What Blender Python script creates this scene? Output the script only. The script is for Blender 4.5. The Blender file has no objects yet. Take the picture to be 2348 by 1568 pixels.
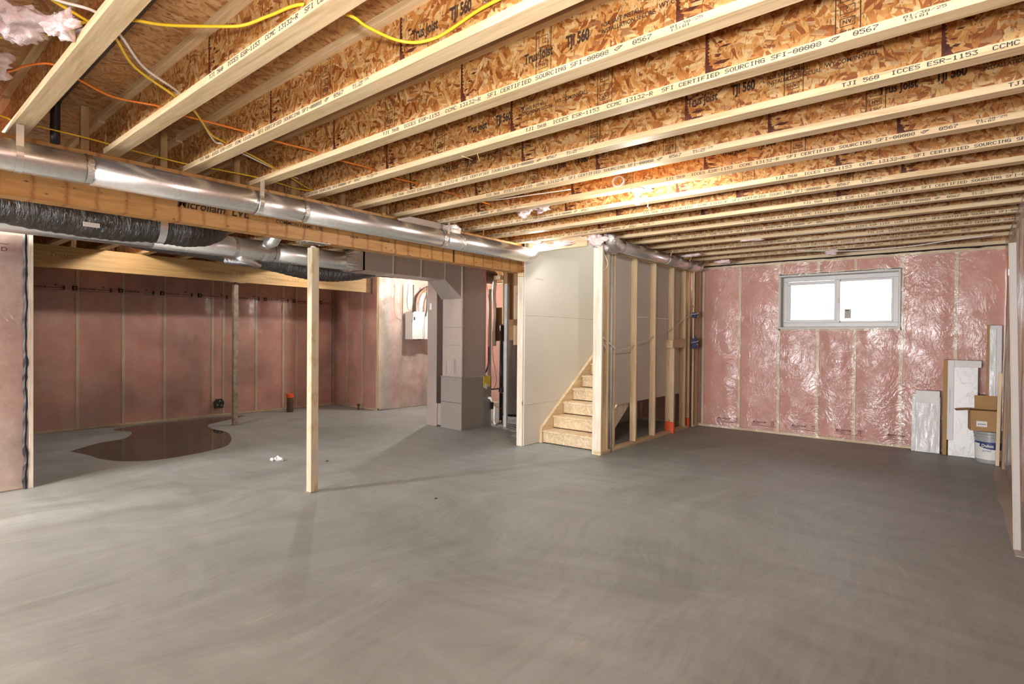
import bpy, bmesh, math, random
from mathutils import Vector, Matrix, noise
random.seed(7)
S = bpy.context.scene
COL = S.collection

# ------------------------------------------------------------------ camera
F_PX = 1264.5
YAW, PITCH, ROLL = 0.6909, -0.0097, 0.0084
CAM_H = 1.415
cd = bpy.data.cameras.new('camera')
cd.sensor_fit = 'HORIZONTAL'
cd.sensor_width = 36.0
cd.lens = 36.0 * F_PX / 2348.0
cd.clip_start = 0.05
cam = bpy.data.objects.new('camera', cd)
COL.objects.link(cam)
fw = Vector((math.cos(YAW) * math.cos(PITCH), math.sin(YAW) * math.cos(PITCH), math.sin(PITCH)))
rt = Vector((math.sin(YAW), -math.cos(YAW), 0))
up = rt.cross(fw)
rt, up = rt * math.cos(ROLL) + up * math.sin(ROLL), up * math.cos(ROLL) - rt * math.sin(ROLL)
m = Matrix((rt, up, -fw)).transposed().to_4x4()
m.translation = (0, 0, CAM_H)
cam.matrix_world = m
S.camera = cam

# ------------------------------------------------------------------ world, exposure
w = bpy.data.worlds.new('overcast')
S.world = w
w.use_nodes = True
bgn = w.node_tree.nodes['Background']
bgn.inputs[0].default_value = (0.93, 0.97, 1.0, 1)
bgn.inputs[1].default_value = 3.2
S.view_settings.view_transform = 'Standard'
S.view_settings.look = 'None'
S.view_settings.gamma = 1
S.view_settings.use_curve_mapping = False
S.view_settings.exposure = 0.74
BULB = 900.0          # emission of the bare bulbs
FILL = 1.0             # scale of the added fill area lights
cy = S.cycles
cy.max_bounces = 7; cy.diffuse_bounces = 4; cy.glossy_bounces = 3; cy.transparent_max_bounces = 16
cy.sample_clamp_indirect = 6.0; cy.caustics_reflective = False; cy.caustics_refractive = False
cy.adaptive_threshold = .06; cy.use_denoising = True; cy.time_limit = 1000
def area(name, loc, target, sx, sy, power, color):
    l = bpy.data.lights.new(name, 'AREA')
    l.shape = 'RECTANGLE'; l.size = sx; l.size_y = sy; l.energy = power; l.color = color
    o = bpy.data.objects.new(name, l); COL.objects.link(o)
    o.location = loc
    d = Vector(target) - Vector(loc)
    o.rotation_euler = d.to_track_quat('-Z', 'Y').to_euler()
    return o
# fill light added at the west opening (unseen, behind and left of the camera)
area('fill_west', (-8.95, 3.1, .8), (2, 3.1, 1.7), 5.6, 1.25, 780 * FILL, (0.97, 0.985, 1.0))

# fill light added above the stairwell to brighten its drywall
area('fill_stairwell', (7.2, 3.99, 4.9), (7.2, 3.99, 0), 2.9, .85, 36 * FILL, (1.0, 0.985, 0.95))

# fill spot added at the camera, standing in for a bounce flash
fl_ = bpy.data.lights.new('camera_fill', 'SPOT'); fl_.energy = 290; fl_.shadow_soft_size = .1; fl_.color = (1.0, .97, .92)
fl_.spot_size = math.radians(118); fl_.spot_blend = .75          # tilted up at the joists, sparing the floor
fo = bpy.data.objects.new('camera_fill', fl_); COL.objects.link(fo); fo.location = (-.06, -.1, 1.62)
fo.rotation_euler = Vector((math.cos(YAW - .05), math.sin(YAW - .05), 1.35)).to_track_quat('-Z', 'Y').to_euler()

# ------------------------------------------------------------------ node helpers
class N:
    def __init__(s, name):
        s.m = bpy.data.materials.new(name); s.m.use_nodes = True
        s.t = s.m.node_tree; s.n = s.t.nodes; s.l = s.t.links
        s.b = s.n['Principled BSDF']; s.out = s.n['Material Output']
    def add(s, typ, **kw):
        n = s.n.new(typ)
        for k, v in kw.items():
            if k.startswith('i_'): pass
            else: setattr(n, k, v)
        return n
    def put(s, sock, v):
        if hasattr(v, 'is_linked') or isinstance(v, bpy.types.NodeSocket): s.l.new(v, sock)
        else:
            if isinstance(v, tuple) and len(v) == 3 and sock.type == 'RGBA': v = (*v, 1)
            sock.default_value = v
    def coords(s, rnd=True):
        tc = s.add('ShaderNodeTexCoord')
        if not rnd: return tc.outputs['Object']
        oi = s.add('ShaderNodeObjectInfo')
        mu = s.add('ShaderNodeMath', operation='MULTIPLY'); s.l.new(oi.outputs['Random'], mu.inputs[0]); mu.inputs[1].default_value = 37.0
        va = s.add('ShaderNodeVectorMath', operation='ADD'); s.l.new(tc.outputs['Object'], va.inputs[0]); s.l.new(mu.outputs[0], va.inputs[1])
        return va.outputs[0]
    def map(s, vec, scale=(1, 1, 1), rot=(0, 0, 0)):
        mp = s.add('ShaderNodeMapping'); s.l.new(vec, mp.inputs[0])
        mp.inputs['Rotation'].default_value = rot; mp.inputs['Scale'].default_value = scale
        return mp.outputs[0]
    def noise(s, vec, scale=5, detail=3, rough=.5, dist=0):
        n = s.add('ShaderNodeTexNoise'); s.l.new(vec, n.inputs['Vector'])
        n.inputs['Scale'].default_value = scale; n.inputs['Detail'].default_value = detail
        n.inputs['Roughness'].default_value = rough; n.inputs['Distortion'].default_value = dist
        return n.outputs['Fac']
    def vor(s, vec, scale=5, feature='F1', out='Color'):
        n = s.add('ShaderNodeTexVoronoi', feature=feature); s.l.new(vec, n.inputs['Vector']); n.inputs['Scale'].default_value = scale
        return n.outputs[out]
    def ramp(s, fac, stops, interp='LINEAR'):
        r = s.add('ShaderNodeValToRGB'); s.l.new(fac, r.inputs[0]); e = r.color_ramp; e.interpolation = interp
        while len(e.elements) < len(stops): e.elements.new(.5)
        for k, (p, c) in zip(e.elements, stops):
            k.position = p; k.color = (*c, 1) if len(c) == 3 else c
        return r.outputs[0]
    def mix(s, fac, a, b, mode='MIX'):
        x = s.add('ShaderNodeMix', data_type='RGBA', blend_type=mode)
        s.put(x.inputs[0], fac); s.put(x.inputs[6], a); s.put(x.inputs[7], b)
        return x.outputs[2]
    def math(s, op, a, b=0.0):
        x = s.add('ShaderNodeMath', operation=op); s.put(x.inputs[0], a); s.put(x.inputs[1], b); return x.outputs[0]
    def sep(s, col):
        x = s.add('ShaderNodeSeparateColor'); s.l.new(col, x.inputs[0]); return x.outputs[0]
    def bump(s, h, strength=.3, dist=.01):
        x = s.add('ShaderNodeBump'); s.l.new(h, x.inputs['Height']); x.inputs['Strength'].default_value = strength; x.inputs['Distance'].default_value = dist
        s.l.new(x.outputs[0], s.b.inputs['Normal']); return x.outputs[0]
    def base(s, c=None, rough=None, metal=None, **kw):
        if c is not None: s.put(s.b.inputs['Base Color'], c)
        if rough is not None: s.put(s.b.inputs['Roughness'], rough)
        if metal is not None: s.put(s.b.inputs['Metallic'], metal)
        for k, v in kw.items(): s.put(s.b.inputs[k.replace('_', ' ')], v)
        return s

def plain(name, c, rough=.5, metal=0.0, var=.12, scale=8):
    n = N(name); v = n.coords(); f = n.noise(v, scale, 4, .6)
    hi = tuple(min(1, x * (1 + var)) for x in c); lo = tuple(x * (1 - var) for x in c)
    n.base(n.ramp(f, [(.3, lo), (.7, hi)]), rough, metal)
    return n.m

def osb(name, plane, pal, la=13.0, lb=52.0, gloss=.55, dark=(.2, .055, .015)):
    """flaked strand board; plane 'yz', 'xy' or 'xz' is the face plane"""
    n = N(name); v = n.coords()
    ax = {'yz': 0, 'xz': 1, 'xy': 2}[plane]
    def flakes(ang, a, b, s):
        rot = [0, 0, 0]; rot[ax] = ang
        sc = [a, a, a]; sc[(ax + 1) % 3] = b
        dn = n.add('ShaderNodeTexNoise'); n.l.new(v, dn.inputs['Vector']); dn.inputs['Scale'].default_value = 7; dn.inputs['Detail'].default_value = 1
        vm = n.add('ShaderNodeVectorMath', operation='SCALE'); n.l.new(dn.outputs['Color'], vm.inputs[0]); vm.inputs['Scale'].default_value = .05
        va = n.add('ShaderNodeVectorMath', operation='ADD'); n.l.new(v, va.inputs[0]); n.l.new(vm.outputs[0], va.inputs[1])
        mp = n.map(va.outputs[0], (1, 1, 1), rot); mp = n.map(mp, tuple(sc))
        c = n.vor(mp, s); return c
    f1 = n.sep(flakes(.5, la, lb, 1)); f2 = n.sep(flakes(-.75, la * 1.2, lb * .9, 1)); f3 = n.sep(flakes(1.35, la, lb * 1.1, 1.1))
    c1 = n.ramp(f1, [(i / (len(pal) - 1), p) for i, p in enumerate(pal)])
    pr = pal[::-1]
    c2 = n.ramp(f2, [(i / (len(pr) - 1), p) for i, p in enumerate(pr)])
    pz = pal[2:] + pal[:2]
    c3 = n.ramp(f3, [(i / (len(pz) - 1), p) for i, p in enumerate(pz)])
    k1 = n.vor(n.map(v, (16, 16, 16)), 1.0); k1 = n.sep(k1)
    k2 = n.noise(v, 22, 3)
    c = n.mix(n.ramp(k1, [(.45, (0, 0, 0)), (.5, (1, 1, 1))]), c1, c2)
    c = n.mix(n.ramp(k2, [(.5, (0, 0, 0)), (.54, (1, 1, 1))]), c, c3)
    fine = n.noise(n.map(v, (20, 60, 60) if ax != 0 else (60, 60, 20)), 3, 4, .7)
    c = n.mix(.35, c, n.ramp(fine, [(.3, (.45, .36, .3)), (.65, (1, 1, 1))]), 'MULTIPLY')
    sp = n.noise(n.map(v, (16, 40, 40) if ax != 0 else (40, 40, 16), (.4, .2, .3)), 1.2, 3, .6, 1.2)
    c = n.mix(n.ramp(sp, [(.57, (0, 0, 0)), (.66, (.85, .85, .85))]), c, dark)
    n.base(c, gloss); n.bump(n.math('ADD', f1, f2), .25, .004)
    return n.m

PAL_OSB = [(.26, .07, .015), (.45, .17, .036), (.55, .24, .062), (.62, .32, .1), (.68, .405, .155), (.75, .52, .25)]
M = {}
M['osb_web'] = osb('strand_board_web', 'yz', PAL_OSB)
M['osb_floor'] = osb('strand_board_subfloor', 'xy', [(.36, .16, .055), (.5, .25, .09), (.58, .32, .125), (.64, .37, .15), (.68, .42, .2)], 7, 40)
M['osb_pale'] = osb('strand_board_pale', 'yz', [(.66, .49, .28), (.7, .54, .33), (.75, .6, .4), (.8, .66, .46), (.84, .72, .54)], 14, 50, .6, (.55, .36, .17))

def wood(name, axis, c, dark=.72, grain=1.0, knots=True, rough=.6):
    n = N(name); v = n.coords()
    sc = [18.0 * grain] * 3; sc['xyz'.index(axis)] = 1.1
    mp = n.map(v, tuple(sc))
    g = n.noise(mp, 1.0, 5, .6, .8)
    g2 = n.noise(n.map(v, tuple(x * 4 for x in sc)), 1.0, 3, .6)
    d = tuple(x * dark * (1, .93, .82)[i] for i, x in enumerate(c)); h = tuple(min(1, x * 1.08) for x in c)
    col = n.ramp(g, [(.25, h), (.48, c), (.62, d), (.72, c)])
    col = n.mix(.4, col, n.ramp(g2, [(.35, (.72, .66, .58)), (.6, (1, 1, 1))]), 'MULTIPLY')
    if knots:
        ks = [7.0] * 3; ks['xyz'.index(axis)] = 2.6
        kd = n.vor(n.map(v, tuple(ks)), 1.0, 'F1', 'Distance')
        col = n.mix(n.ramp(kd, [(.05, (.85, .85, .85)), (.1, (0, 0, 0))]), col, (.3, .14, .05))
    n.base(col, rough); n.bump(g2, .12, .003)
    return n.m
PALE = (.74, .555, .33)
STUD = (.76, .6, .39)
for a in 'xyz':
    M['flange_' + a] = wood('laminated_flange_wood_' + a, a, PALE, .8, 1.2, False)
    M['stud_' + a] = wood('spruce_stud_wood_' + a, a, STUD, .84, .8)
M['cream_z'] = wood('pale_stud_wood', 'z', (.82, .76, .66), .93, .7)  # paler stud copy; the corner stud's lit white is put into its colour
M['brown_z'] = wood('brown_plywood', 'z', (.36, .2, .095), .8, .5)
M['lsl_x'] = wood('strand_beam_wood', 'x', (.5, .33, .14), .8, 1.6, False)
M['squash_z'] = wood('squash_block_wood', 'z', (.56, .38, .19), .8)

def lvl():
    n = N('laminated_veneer_lumber'); v = n.coords(False)
    g = n.noise(n.map(v, (2.2, 30, 16)), 1, 5, .6, .5)
    col = n.ramp(g, [(.3, (.62, .345, .125)), (.5, (.56, .29, .095)), (.65, (.45, .215, .06))])
    sx = n.add('ShaderNodeSeparateXYZ'); n.l.new(v, sx.inputs[0])
    wob = n.noise(n.map(v, (3, 1, 14)), 1, 3)
    xx = n.math('ADD', sx.outputs[0], n.math('MULTIPLY', wob, .035))
    fr = n.math('FRACT', n.math('DIVIDE', xx, .165))
    st = n.math('ABSOLUTE', n.math('SUBTRACT', fr, .5))
    stain = n.ramp(st, [(.0, (1, 1, 1)), (.05, (.5, .5, .5)), (.13, (0, 0, 0))])
    amp = n.noise(n.map(v, (5.5, 1, 7)), 1, 2)
    stain = n.math('MULTIPLY', n.sep(stain), n.sep(n.ramp(amp, [(.3, (.4, .4, .4)), (.6, (1, 1, 1))])))
    col = n.mix(stain, col, (.3, .105, .025))
    kd = n.vor(n.map(v, (11, 11, 22)), 1.0, 'F1', 'Distance')
    col = n.mix(n.ramp(kd, [(.09, (.9, .9, .9)), (.15, (0, 0, 0))]), col, (.16, .06, .02))
    n.base(col, .5); return n.m
M['lvl'] = lvl()
M['lvl_under'] = wood('veneer_edge_wood', 'x', (.5, .26, .075), .8, 1.6, False)

def galv(name, c=(.7, .7, .69), rough=.3, vs=14, metal=.8):
    n = N(name); v = n.coords()
    sp = n.sep(n.vor(n.map(v, (vs, vs, vs)), 4)); nz = n.noise(v, 3, 3)
    n.base(n.ramp(sp, [(.2, tuple(x * .93 for x in c)), (.8, c)]), n.math('ADD', n.math('MULTIPLY', nz, .14), rough - .07), metal)
    return n.m
M['galv'] = galv('galvanized_steel', (.84, .83, .81), .29, 14, .9)
M['sheet'] = galv('brushed_sheet_steel', (.54, .455, .415), .45, 14, .55)
M['tape'] = galv('foil_tape', (.9, .9, .9), .2)
def foil():
    n = N('crinkled_foil'); v = n.coords(); h = n.noise(v, 45, 4, .7)
    n.base((.85, .85, .85), .22, 1.0); n.bump(h, .9, .01); return n.m
M['foil'] = foil()
def blackflex():
    n = N('black_flex_duct_jacket'); v = n.coords()
    h = n.noise(n.map(v, (60, 14, 14)), 1, 4, .7, 1.0)
    n.base((.05, .041, .034), .2, 0.0); n.bump(h, 1.0, .02); return n.m
M['flex'] = blackflex()

def concrete():
    n = N('troweled_concrete'); v = n.coords(False)
    w1 = n.add('ShaderNodeTexNoise'); n.l.new(v, w1.inputs['Vector']); w1.inputs['Scale'].default_value = .35
    vm = n.add('ShaderNodeVectorMath', operation='SCALE'); n.l.new(w1.outputs['Color'], vm.inputs[0]); vm.inputs['Scale'].default_value = 2.2
    va = n.add('ShaderNodeVectorMath', operation='ADD'); n.l.new(v, va.inputs[0]); n.l.new(vm.outputs[0], va.inputs[1])
    a = n.noise(n.map(va.outputs[0], (.9, 3.2, 1), (0, 0, .65)), 1.1, 5, .6, .6)
    b = n.noise(n.map(va.outputs[0], (4.5, .9, 1), (0, 0, -.2)), 1.3, 4, .55, .4)
    c = n.noise(v, .5, 3)
    big = n.ramp(c, [(.3, (.283, .318, .325)), (.52, (.327, .362, .37)), (.72, (.362, .405, .415))])
    col = n.mix(.7, big, n.ramp(a, [(.3, (.78, .77, .75)), (.5, (.97, .96, .95)), (.7, (1.16, 1.16, 1.16))]), 'MULTIPLY')
    col = n.mix(.6, col, n.ramp(b, [(.3, (.82, .81, .79)), (.52, (1, 1, 1)), (.72, (1.14, 1.13, 1.13))]), 'MULTIPLY')
    d = n.noise(n.map(va.outputs[0], (2, 16, 1), (0, 0, .35)), 1.0, 4, .6, .3)
    col = n.mix(n.ramp(d, [(.66, (0, 0, 0)), (.78, (.55, .55, .55))]), col, (.52, .5, .47))
    e = n.noise(n.map(va.outputs[0], (3.5, 22, 1), (0, 0, -.55)), 1.0, 5, .65, .5)
    col = n.mix(.5, col, n.ramp(e, [(.3, (.8, .79, .78)), (.5, (1, 1, 1)), (.7, (1.14, 1.14, 1.14))]), 'MULTIPLY')
    fine = n.noise(v, 90, 3, .7)
    col = n.mix(.25, col, n.ramp(fine, [(.3, (.8, .8, .8)), (.7, (1.1, 1.1, 1.1))]), 'MULTIPLY')
    n.base(col, n.ramp(a, [(.3, (.42, .42, .42)), (.7, (.62, .62, .62))]))
    n.bump(n.math('ADD', a, fine), .06, .004); return n.m
M['concrete'] = concrete()
M['plain_concrete'] = plain('poured_concrete_wall', (.36, .345, .33), .8)

def batt():
    n = N('pink_fiberglass'); v = n.coords()
    a = n.noise(v, 3.0, 4, .6); f = n.noise(v, 60, 3, .7)
    col = n.ramp(a, [(.3, (.62, .26, .195)), (.55, (.72, .335, .265)), (.75, (.77, .42, .35))])
    col = n.mix(.4, col, n.ramp(f, [(.3, (.7, .66, .64)), (.7, (1.1, 1.1, 1.1))]), 'MULTIPLY')
    n.base(col, .95); n.bump(f, .12, .006); return n.m
M['batt'] = batt()
def tuft():
    n = N('loose_pink_fiberglass'); v = n.coords(); f = n.noise(v, 40, 4, .7)
    n.base(n.ramp(f, [(.3, (.78, .56, .56)), (.7, (.9, .77, .76))]), .95); n.bump(f, .6, .01); return n.m
M['tuft'] = tuft()

def poly(name, haze, seed, bump=.5):
    n = N(name); v = n.coords(False)
    a = n.noise(n.map(v, (3, 3, 3)), 1.0 + seed * .1, 3, .6)
    # wrinkles: fine folds fanning over the sheet
    wv = n.add('ShaderNodeTexNoise'); n.l.new(v, wv.inputs['Vector']); wv.inputs['Scale'].default_value = 1.4
    vm = n.add('ShaderNodeVectorMath', operation='SCALE'); n.l.new(wv.outputs['Color'], vm.inputs[0]); vm.inputs['Scale'].default_value = 1.1
    va = n.add('ShaderNodeVectorMath', operation='ADD'); n.l.new(v, va.inputs[0]); n.l.new(vm.outputs[0], va.inputs[1])
    h1 = n.math('ABSOLUTE', n.math('SUBTRACT', n.noise(n.map(va.outputs[0], (9, 9, 2.4)), 1.0, 3, .55, .6), .5))
    h2 = n.noise(n.map(va.outputs[0], (26, 26, 9), (.5, .5, .2)), 1.0, 3, .6, .3)
    h3 = n.noise(n.map(va.outputs[0], (3, 3, 20)), 1.0, 2, .5)
    h = n.math('ADD', n.math('ADD', h1, n.math('MULTIPLY', n.math('MULTIPLY', h2, a), .9)), n.math('MULTIPLY', h3, .15))
    bp = n.add('ShaderNodeBump'); n.l.new(h, bp.inputs['Height']); bp.inputs['Strength'].default_value = bump; bp.inputs['Distance'].default_value = .03
    df = n.add('ShaderNodeBsdfDiffuse'); df.inputs[0].default_value = (.86, .77, .72, 1)
    tr = n.add('ShaderNodeBsdfTransparent'); tr.inputs[0].default_value = (.97, .95, .94, 1)
    fold = n.ramp(h2, [(.5, (0, 0, 0)), (.8, (.07, .07, .07))])
    fac = n.math('ADD', n.sep(n.ramp(a, [(.3, (haze * .75,) * 3), (.7, (haze * 1.3,) * 3)])), n.sep(fold))
    gl = n.add('ShaderNodeBsdfGlossy'); gl.inputs['Roughness'].default_value = .2; gl.inputs[0].default_value = (1, 1, 1, 1)
    n.l.new(bp.outputs[0], gl.inputs['Normal'])
    fr = n.add('ShaderNodeFresnel'); fr.inputs[0].default_value = 1.5
    msk = n.noise(n.map(v, (1.3, 1.3, 1.3)), 1.0, 3, .6)
    gf = n.math('MULTIPLY', n.math('ADD', n.math('MULTIPLY', fr.outputs[0], .8), .015), n.sep(n.ramp(msk, [(.38, (.25, .25, .25)), (.62, (1, 1, 1))])))
    mx = n.add('ShaderNodeMixShader'); n.l.new(fac, mx.inputs[0]); n.l.new(tr.outputs[0], mx.inputs[1]); n.l.new(df.outputs[0], mx.inputs[2])
    m2 = n.add('ShaderNodeMixShader'); n.l.new(gf, m2.inputs[0]); n.l.new(mx.outputs[0], m2.inputs[1]); n.l.new(gl.outputs[0], m2.inputs[2])
    n.l.new(m2.outputs[0], n.out.inputs[0]); return n.m
M['poly'] = poly('vapour_barrier_sheet', .14, 1)
M['poly_hazy'] = poly('vapour_barrier_hazy', .38, 2, .4)

M['drywall'] = plain('bare_drywall', (.73, .705, .65), .85, 0, .03, 2)
M['vinyl'] = plain('white_vinyl', (.56, .54, .53), .35, 0, .02)
M['seal'] = plain('black_sealant', (.03, .03, .036), .4, 0, .4, 30)
M['ink'] = plain('dark_print_ink', (.045, .04, .042), .8, 0, .3, 50)
M['web_ink'] = plain('black_web_ink', (.055, .03, .018), .8, 0, .4, 40)
M['faint_ink'] = plain('faint_brown_ink', (.25, .15, .06), .8, 0, .3, 60)
M['red_ink'] = plain('dark_red_ink', (.2, .055, .055), .8, 0, .3, 60)
M['glue'] = plain('burnt_glue_stain', (.1, .022, .008), .6, 0, .5, 30)
M['steel'] = plain('worn_steel', (.5, .44, .38), .45, .6, .25, 12)
def rustpost():
    n = N('painted_post_with_rust'); v = n.coords(False)
    a = n.noise(n.map(v, (9, 9, 4)), 1, 5, .65)
    n.base(n.ramp(a, [(.3, (.5, .45, .38)), (.52, (.62, .52, .36)), (.66, (.42, .3, .14)), (.8, (.3, .21, .12))]), .6); return n.m
M['post'] = rustpost()
M['post_grey'] = plain('mottled_grey_post', (.36, .3, .23), .65, 0, .35, 14)
M['cardboard'] = plain('cardboard', (.42, .25, .105), .8, 0, .08, 6)
M['fiberboard'] = plain('brown_fiberboard', (.4, .27, .17), .8, 0, .08, 4)
M['white_paint'] = plain('white_primer', (.46, .43, .4), .5, 0, .04, 4)
M['door_white'] = plain('white_wrapped_panel', (.64, .61, .6), .4, 0, .06, 3)
def wrap():
    n = N('plastic_wrap_white'); v = n.coords(); h = n.noise(n.map(v, (20, 20, 5)), 1, 4, .7, 1)
    n.base(n.ramp(h, [(.35, (.62, .6, .6)), (.65, (.82, .81, .81))]), .22); n.bump(h, .6, .02); return n.m
M['wrap'] = wrap()
def marbled():
    n = N('white_panel_with_grey_veins'); v = n.coords(); h = n.noise(n.map(v, (3, 3, 2.2)), 1, 6, .7, 2.0)
    r = n.ramp(h, [(.47, (.76, .74, .73)), (.5, (.42, .4, .4)), (.525, (.76, .74, .73))])
    msk = n.noise(v, 2.2, 2); n.base(n.mix(n.ramp(msk, [(.45, (0, 0, 0)), (.6, (1, 1, 1))]), (.72, .7, .69), r), .3); return n.m
M['marbled'] = marbled()
M['pail'] = plain('grey_plastic_pail', (.36, .36, .37), .35, 0, .05)
M['blue_plastic'] = plain('dark_blue_plastic', (.03, .045, .13), .4)
M['navy'] = plain('navy_label', (.03, .05, .17), .5)
M['black'] = plain('black_plastic', (.022, .021, .022), .4)
M['paper'] = plain('white_label_paper', (.82, .81, .79), .6, 0, .02)
M['grey_paper'] = plain('grey_sticker', (.5, .49, .45), .7)
M['yellow'] = plain('yellow_cable_jacket', (.85, .57, .03), .35, 0, .06)
M['yellow_tag'] = plain('yellow_tag', (.78, .6, .06), .6)
M['orange'] = plain('orange_cable_jacket', (.9, .25, .03), .35, 0, .06)
M['orange_paint'] = plain('bright_orange_tape', (.85, .13, .04), .6, 0, .1)
M['white_cable'] = plain('white_cable_jacket', (.8, .77, .72), .4)
M['red'] = plain('red_wire', (.6, .07, .05), .45)
M['blue_pipe'] = plain('blue_water_pipe', (.05, .13, .33), .4)
M['pvc'] = plain('white_pvc_pipe', (.85, .84, .8), .35, 0, .03)
M['grey_pvc'] = plain('grey_conduit', (.5, .51, .52), .4)
M['hrv'] = plain('light_grey_enamel', (.68, .68, .67), .4, 0, .02)
M['furnace'] = plain('taupe_enamel_steel', (.3, .265, .24), .42, .25, .04, 3)
M['tank'] = plain('grey_tank_jacket', (.32, .31, .3), .4, 0, .05)
M['copper'] = plain('copper_tube', (.6, .3, .2), .35, .9)
M['rust'] = plain('rusty_pipe', (.12, .07, .05), .8, 0, .3)
M['porcelain'] = plain('white_porcelain', (.85, .84, .82), .25, 0, .02)
def glass():
    n = N('window_glass'); tr = n.add('ShaderNodeBsdfTransparent'); tr.inputs[0].default_value = (.97, .98, .98, 1)
    gl = n.add('ShaderNodeBsdfGlossy'); gl.inputs['Roughness'].default_value = .02
    fr = n.add('ShaderNodeFresnel'); fr.inputs[0].default_value = 1.45
    mx = n.add('ShaderNodeMixShader'); n.l.new(fr.outputs[0], mx.inputs[0]); n.l.new(tr.outputs[0], mx.inputs[1]); n.l.new(gl.outputs[0], mx.inputs[2])
    n.l.new(mx.outputs[0], n.out.inputs[0]); return n.m
M['glass'] = glass()
def water():
    n = N('shallow_water_on_concrete'); v = n.coords(False)
    tr = n.add('ShaderNodeBsdfTransparent'); tr.inputs[0].default_value = (.5, .46, .42, 1)
    gl = n.add('ShaderNodeBsdfGlossy'); gl.inputs['Roughness'].default_value = .06; gl.inputs[0].default_value = (1, 1, 1, 1)
    fr = n.add('ShaderNodeFresnel'); fr.inputs[0].default_value = 1.38
    mx = n.add('ShaderNodeMixShader'); n.l.new(fr.outputs[0], mx.inputs[0]); n.l.new(tr.outputs[0], mx.inputs[1]); n.l.new(gl.outputs[0], mx.inputs[2])
    n.l.new(mx.outputs[0], n.out.inputs[0]); return n.m
M['water'] = water()
def glow(name, k):
    n = N(name); n.base((1, 1, 1), .4); n.b.inputs['Emission Color'].default_value = (1, .94, .85, 1); n.b.inputs['Emission Strength'].default_value = BULB * k
    return n.m

# ------------------------------------------------------------------ mesh helpers
WORLD = {}
def origin(o):
    return WORLD.get(o.name, Vector((0, 0, 0)))
def link(name, me, mat, parent=None, loc=None):
    """me in world coordinates unless loc is given"""
    o = bpy.data.objects.new(name, me); COL.objects.link(o)
    if mat is not None and not me.materials: me.materials.append(mat)
    if parent is not None: o.parent = parent
    if name in PRINTS or name == 'web_joint': o['kind'] = 'stuff'
    if loc is not None: o.location = loc
    WORLD[o.name] = origin(parent) + Vector(o.location) if parent else Vector(o.location)
    return o
PRINTS = ('flange_print', 'web_print', 'grade_stamp', 'printed_mark', 'beam_print', 'label_text', 'label_name', 'label_print', 'sleeve_print', 'sticker_print')
def obj(name, bm, mat, parent=None, at=None, smooth=False):
    """build from a bmesh given in world coordinates; own origin = at (or the parent's)"""
    base = origin(parent) if parent else Vector((0, 0, 0))
    o_at = Vector(at) if at is not None else base
    bmesh.ops.translate(bm, verts=bm.verts, vec=-o_at)
    me = bpy.data.meshes.new(name); bm.to_mesh(me); bm.free()
    if smooth:
        for p in me.polygons: p.use_smooth = True
    o = bpy.data.objects.new(name, me); COL.objects.link(o)
    if mat is not None: me.materials.append(mat)
    if parent: o.parent = parent
    if name in PRINTS: o['kind'] = 'stuff'
    o.location = o_at - base
    WORLD[o.name] = o_at
    return o
def tag(o, label=None, cat=None, group=None, kind=None):
    if label: o['label'] = label
    if cat: o['category'] = cat
    if group: o['group'] = group
    if kind: o['kind'] = kind
    return o
def thing(name, loc, label, cat, group=None, kind=None):
    o = bpy.data.objects.new(name, None); COL.objects.link(o); o.location = loc; o.empty_display_size = .1
    WORLD[o.name] = Vector(loc)
    return tag(o, label, cat, group, kind)
def struct(name, loc, label):
    return thing(name, loc, label, 'structure', None, 'structure')

def box(bm, x0, x1, y0, y1, z0, z1, bev=0.0, mtx=None):
    r = bmesh.ops.create_cube(bm, size=1.0)
    vs = r['verts']
    bmesh.ops.scale(bm, vec=(abs(x1 - x0), abs(y1 - y0), abs(z1 - z0)), verts=vs)
    bmesh.ops.translate(bm, vec=((x0 + x1) / 2, (y0 + y1) / 2, (z0 + z1) / 2), verts=vs)
    if bev > 0:
        es = {e for v in vs for e in v.link_edges}
        rr = bmesh.ops.bevel(bm, geom=list(es), offset=bev, segments=1, affect='EDGES', profile=.5)
        vs = list({v for f in rr['faces'] for v in f.verts} | {v for v in vs if v.is_valid})
    if mtx is not None: bmesh.ops.transform(bm, matrix=mtx, verts=vs)
    return vs
def B(x0, x1, y0, y1, z0, z1, bev=0.0, mtx=None):
    bm = bmesh.new(); box(bm, x0, x1, y0, y1, z0, z1, bev, mtx); return bm
def tube(bm, pts, r, seg=10, cap=True):
    """tube along a polyline; r number or list"""
    pts = [Vector(p) for p in pts]; n = len(pts)
    rs = r if isinstance(r, (list, tuple)) else [r] * n
    rings = []; prev = None
    for i, p in enumerate(pts):
        t = (pts[min(i + 1, n - 1)] - pts[max(i - 1, 0)]).normalized()
        if prev is None:
            a = Vector((0, 0, 1)) if abs(t.z) < .9 else Vector((1, 0, 0))
            u = t.cross(a).normalized()
        else:
            u = (prev - t * prev.dot(t)).normalized()
        prev = u; v = t.cross(u)
        rings.append([bm.verts.new(p + (u * math.cos(2 * math.pi * k / seg) + v * math.sin(2 * math.pi * k / seg)) * rs[i]) for k in range(seg)])
    for a, b in zip(rings, rings[1:]):
        for k in range(seg):
            bm.faces.new((a[k], a[(k + 1) % seg], b[(k + 1) % seg], b[k]))
    if cap:
        bm.faces.new(rings[0][::-1]); bm.faces.new(rings[-1])
    bmesh.ops.recalc_face_normals(bm, faces=bm.faces)
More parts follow.
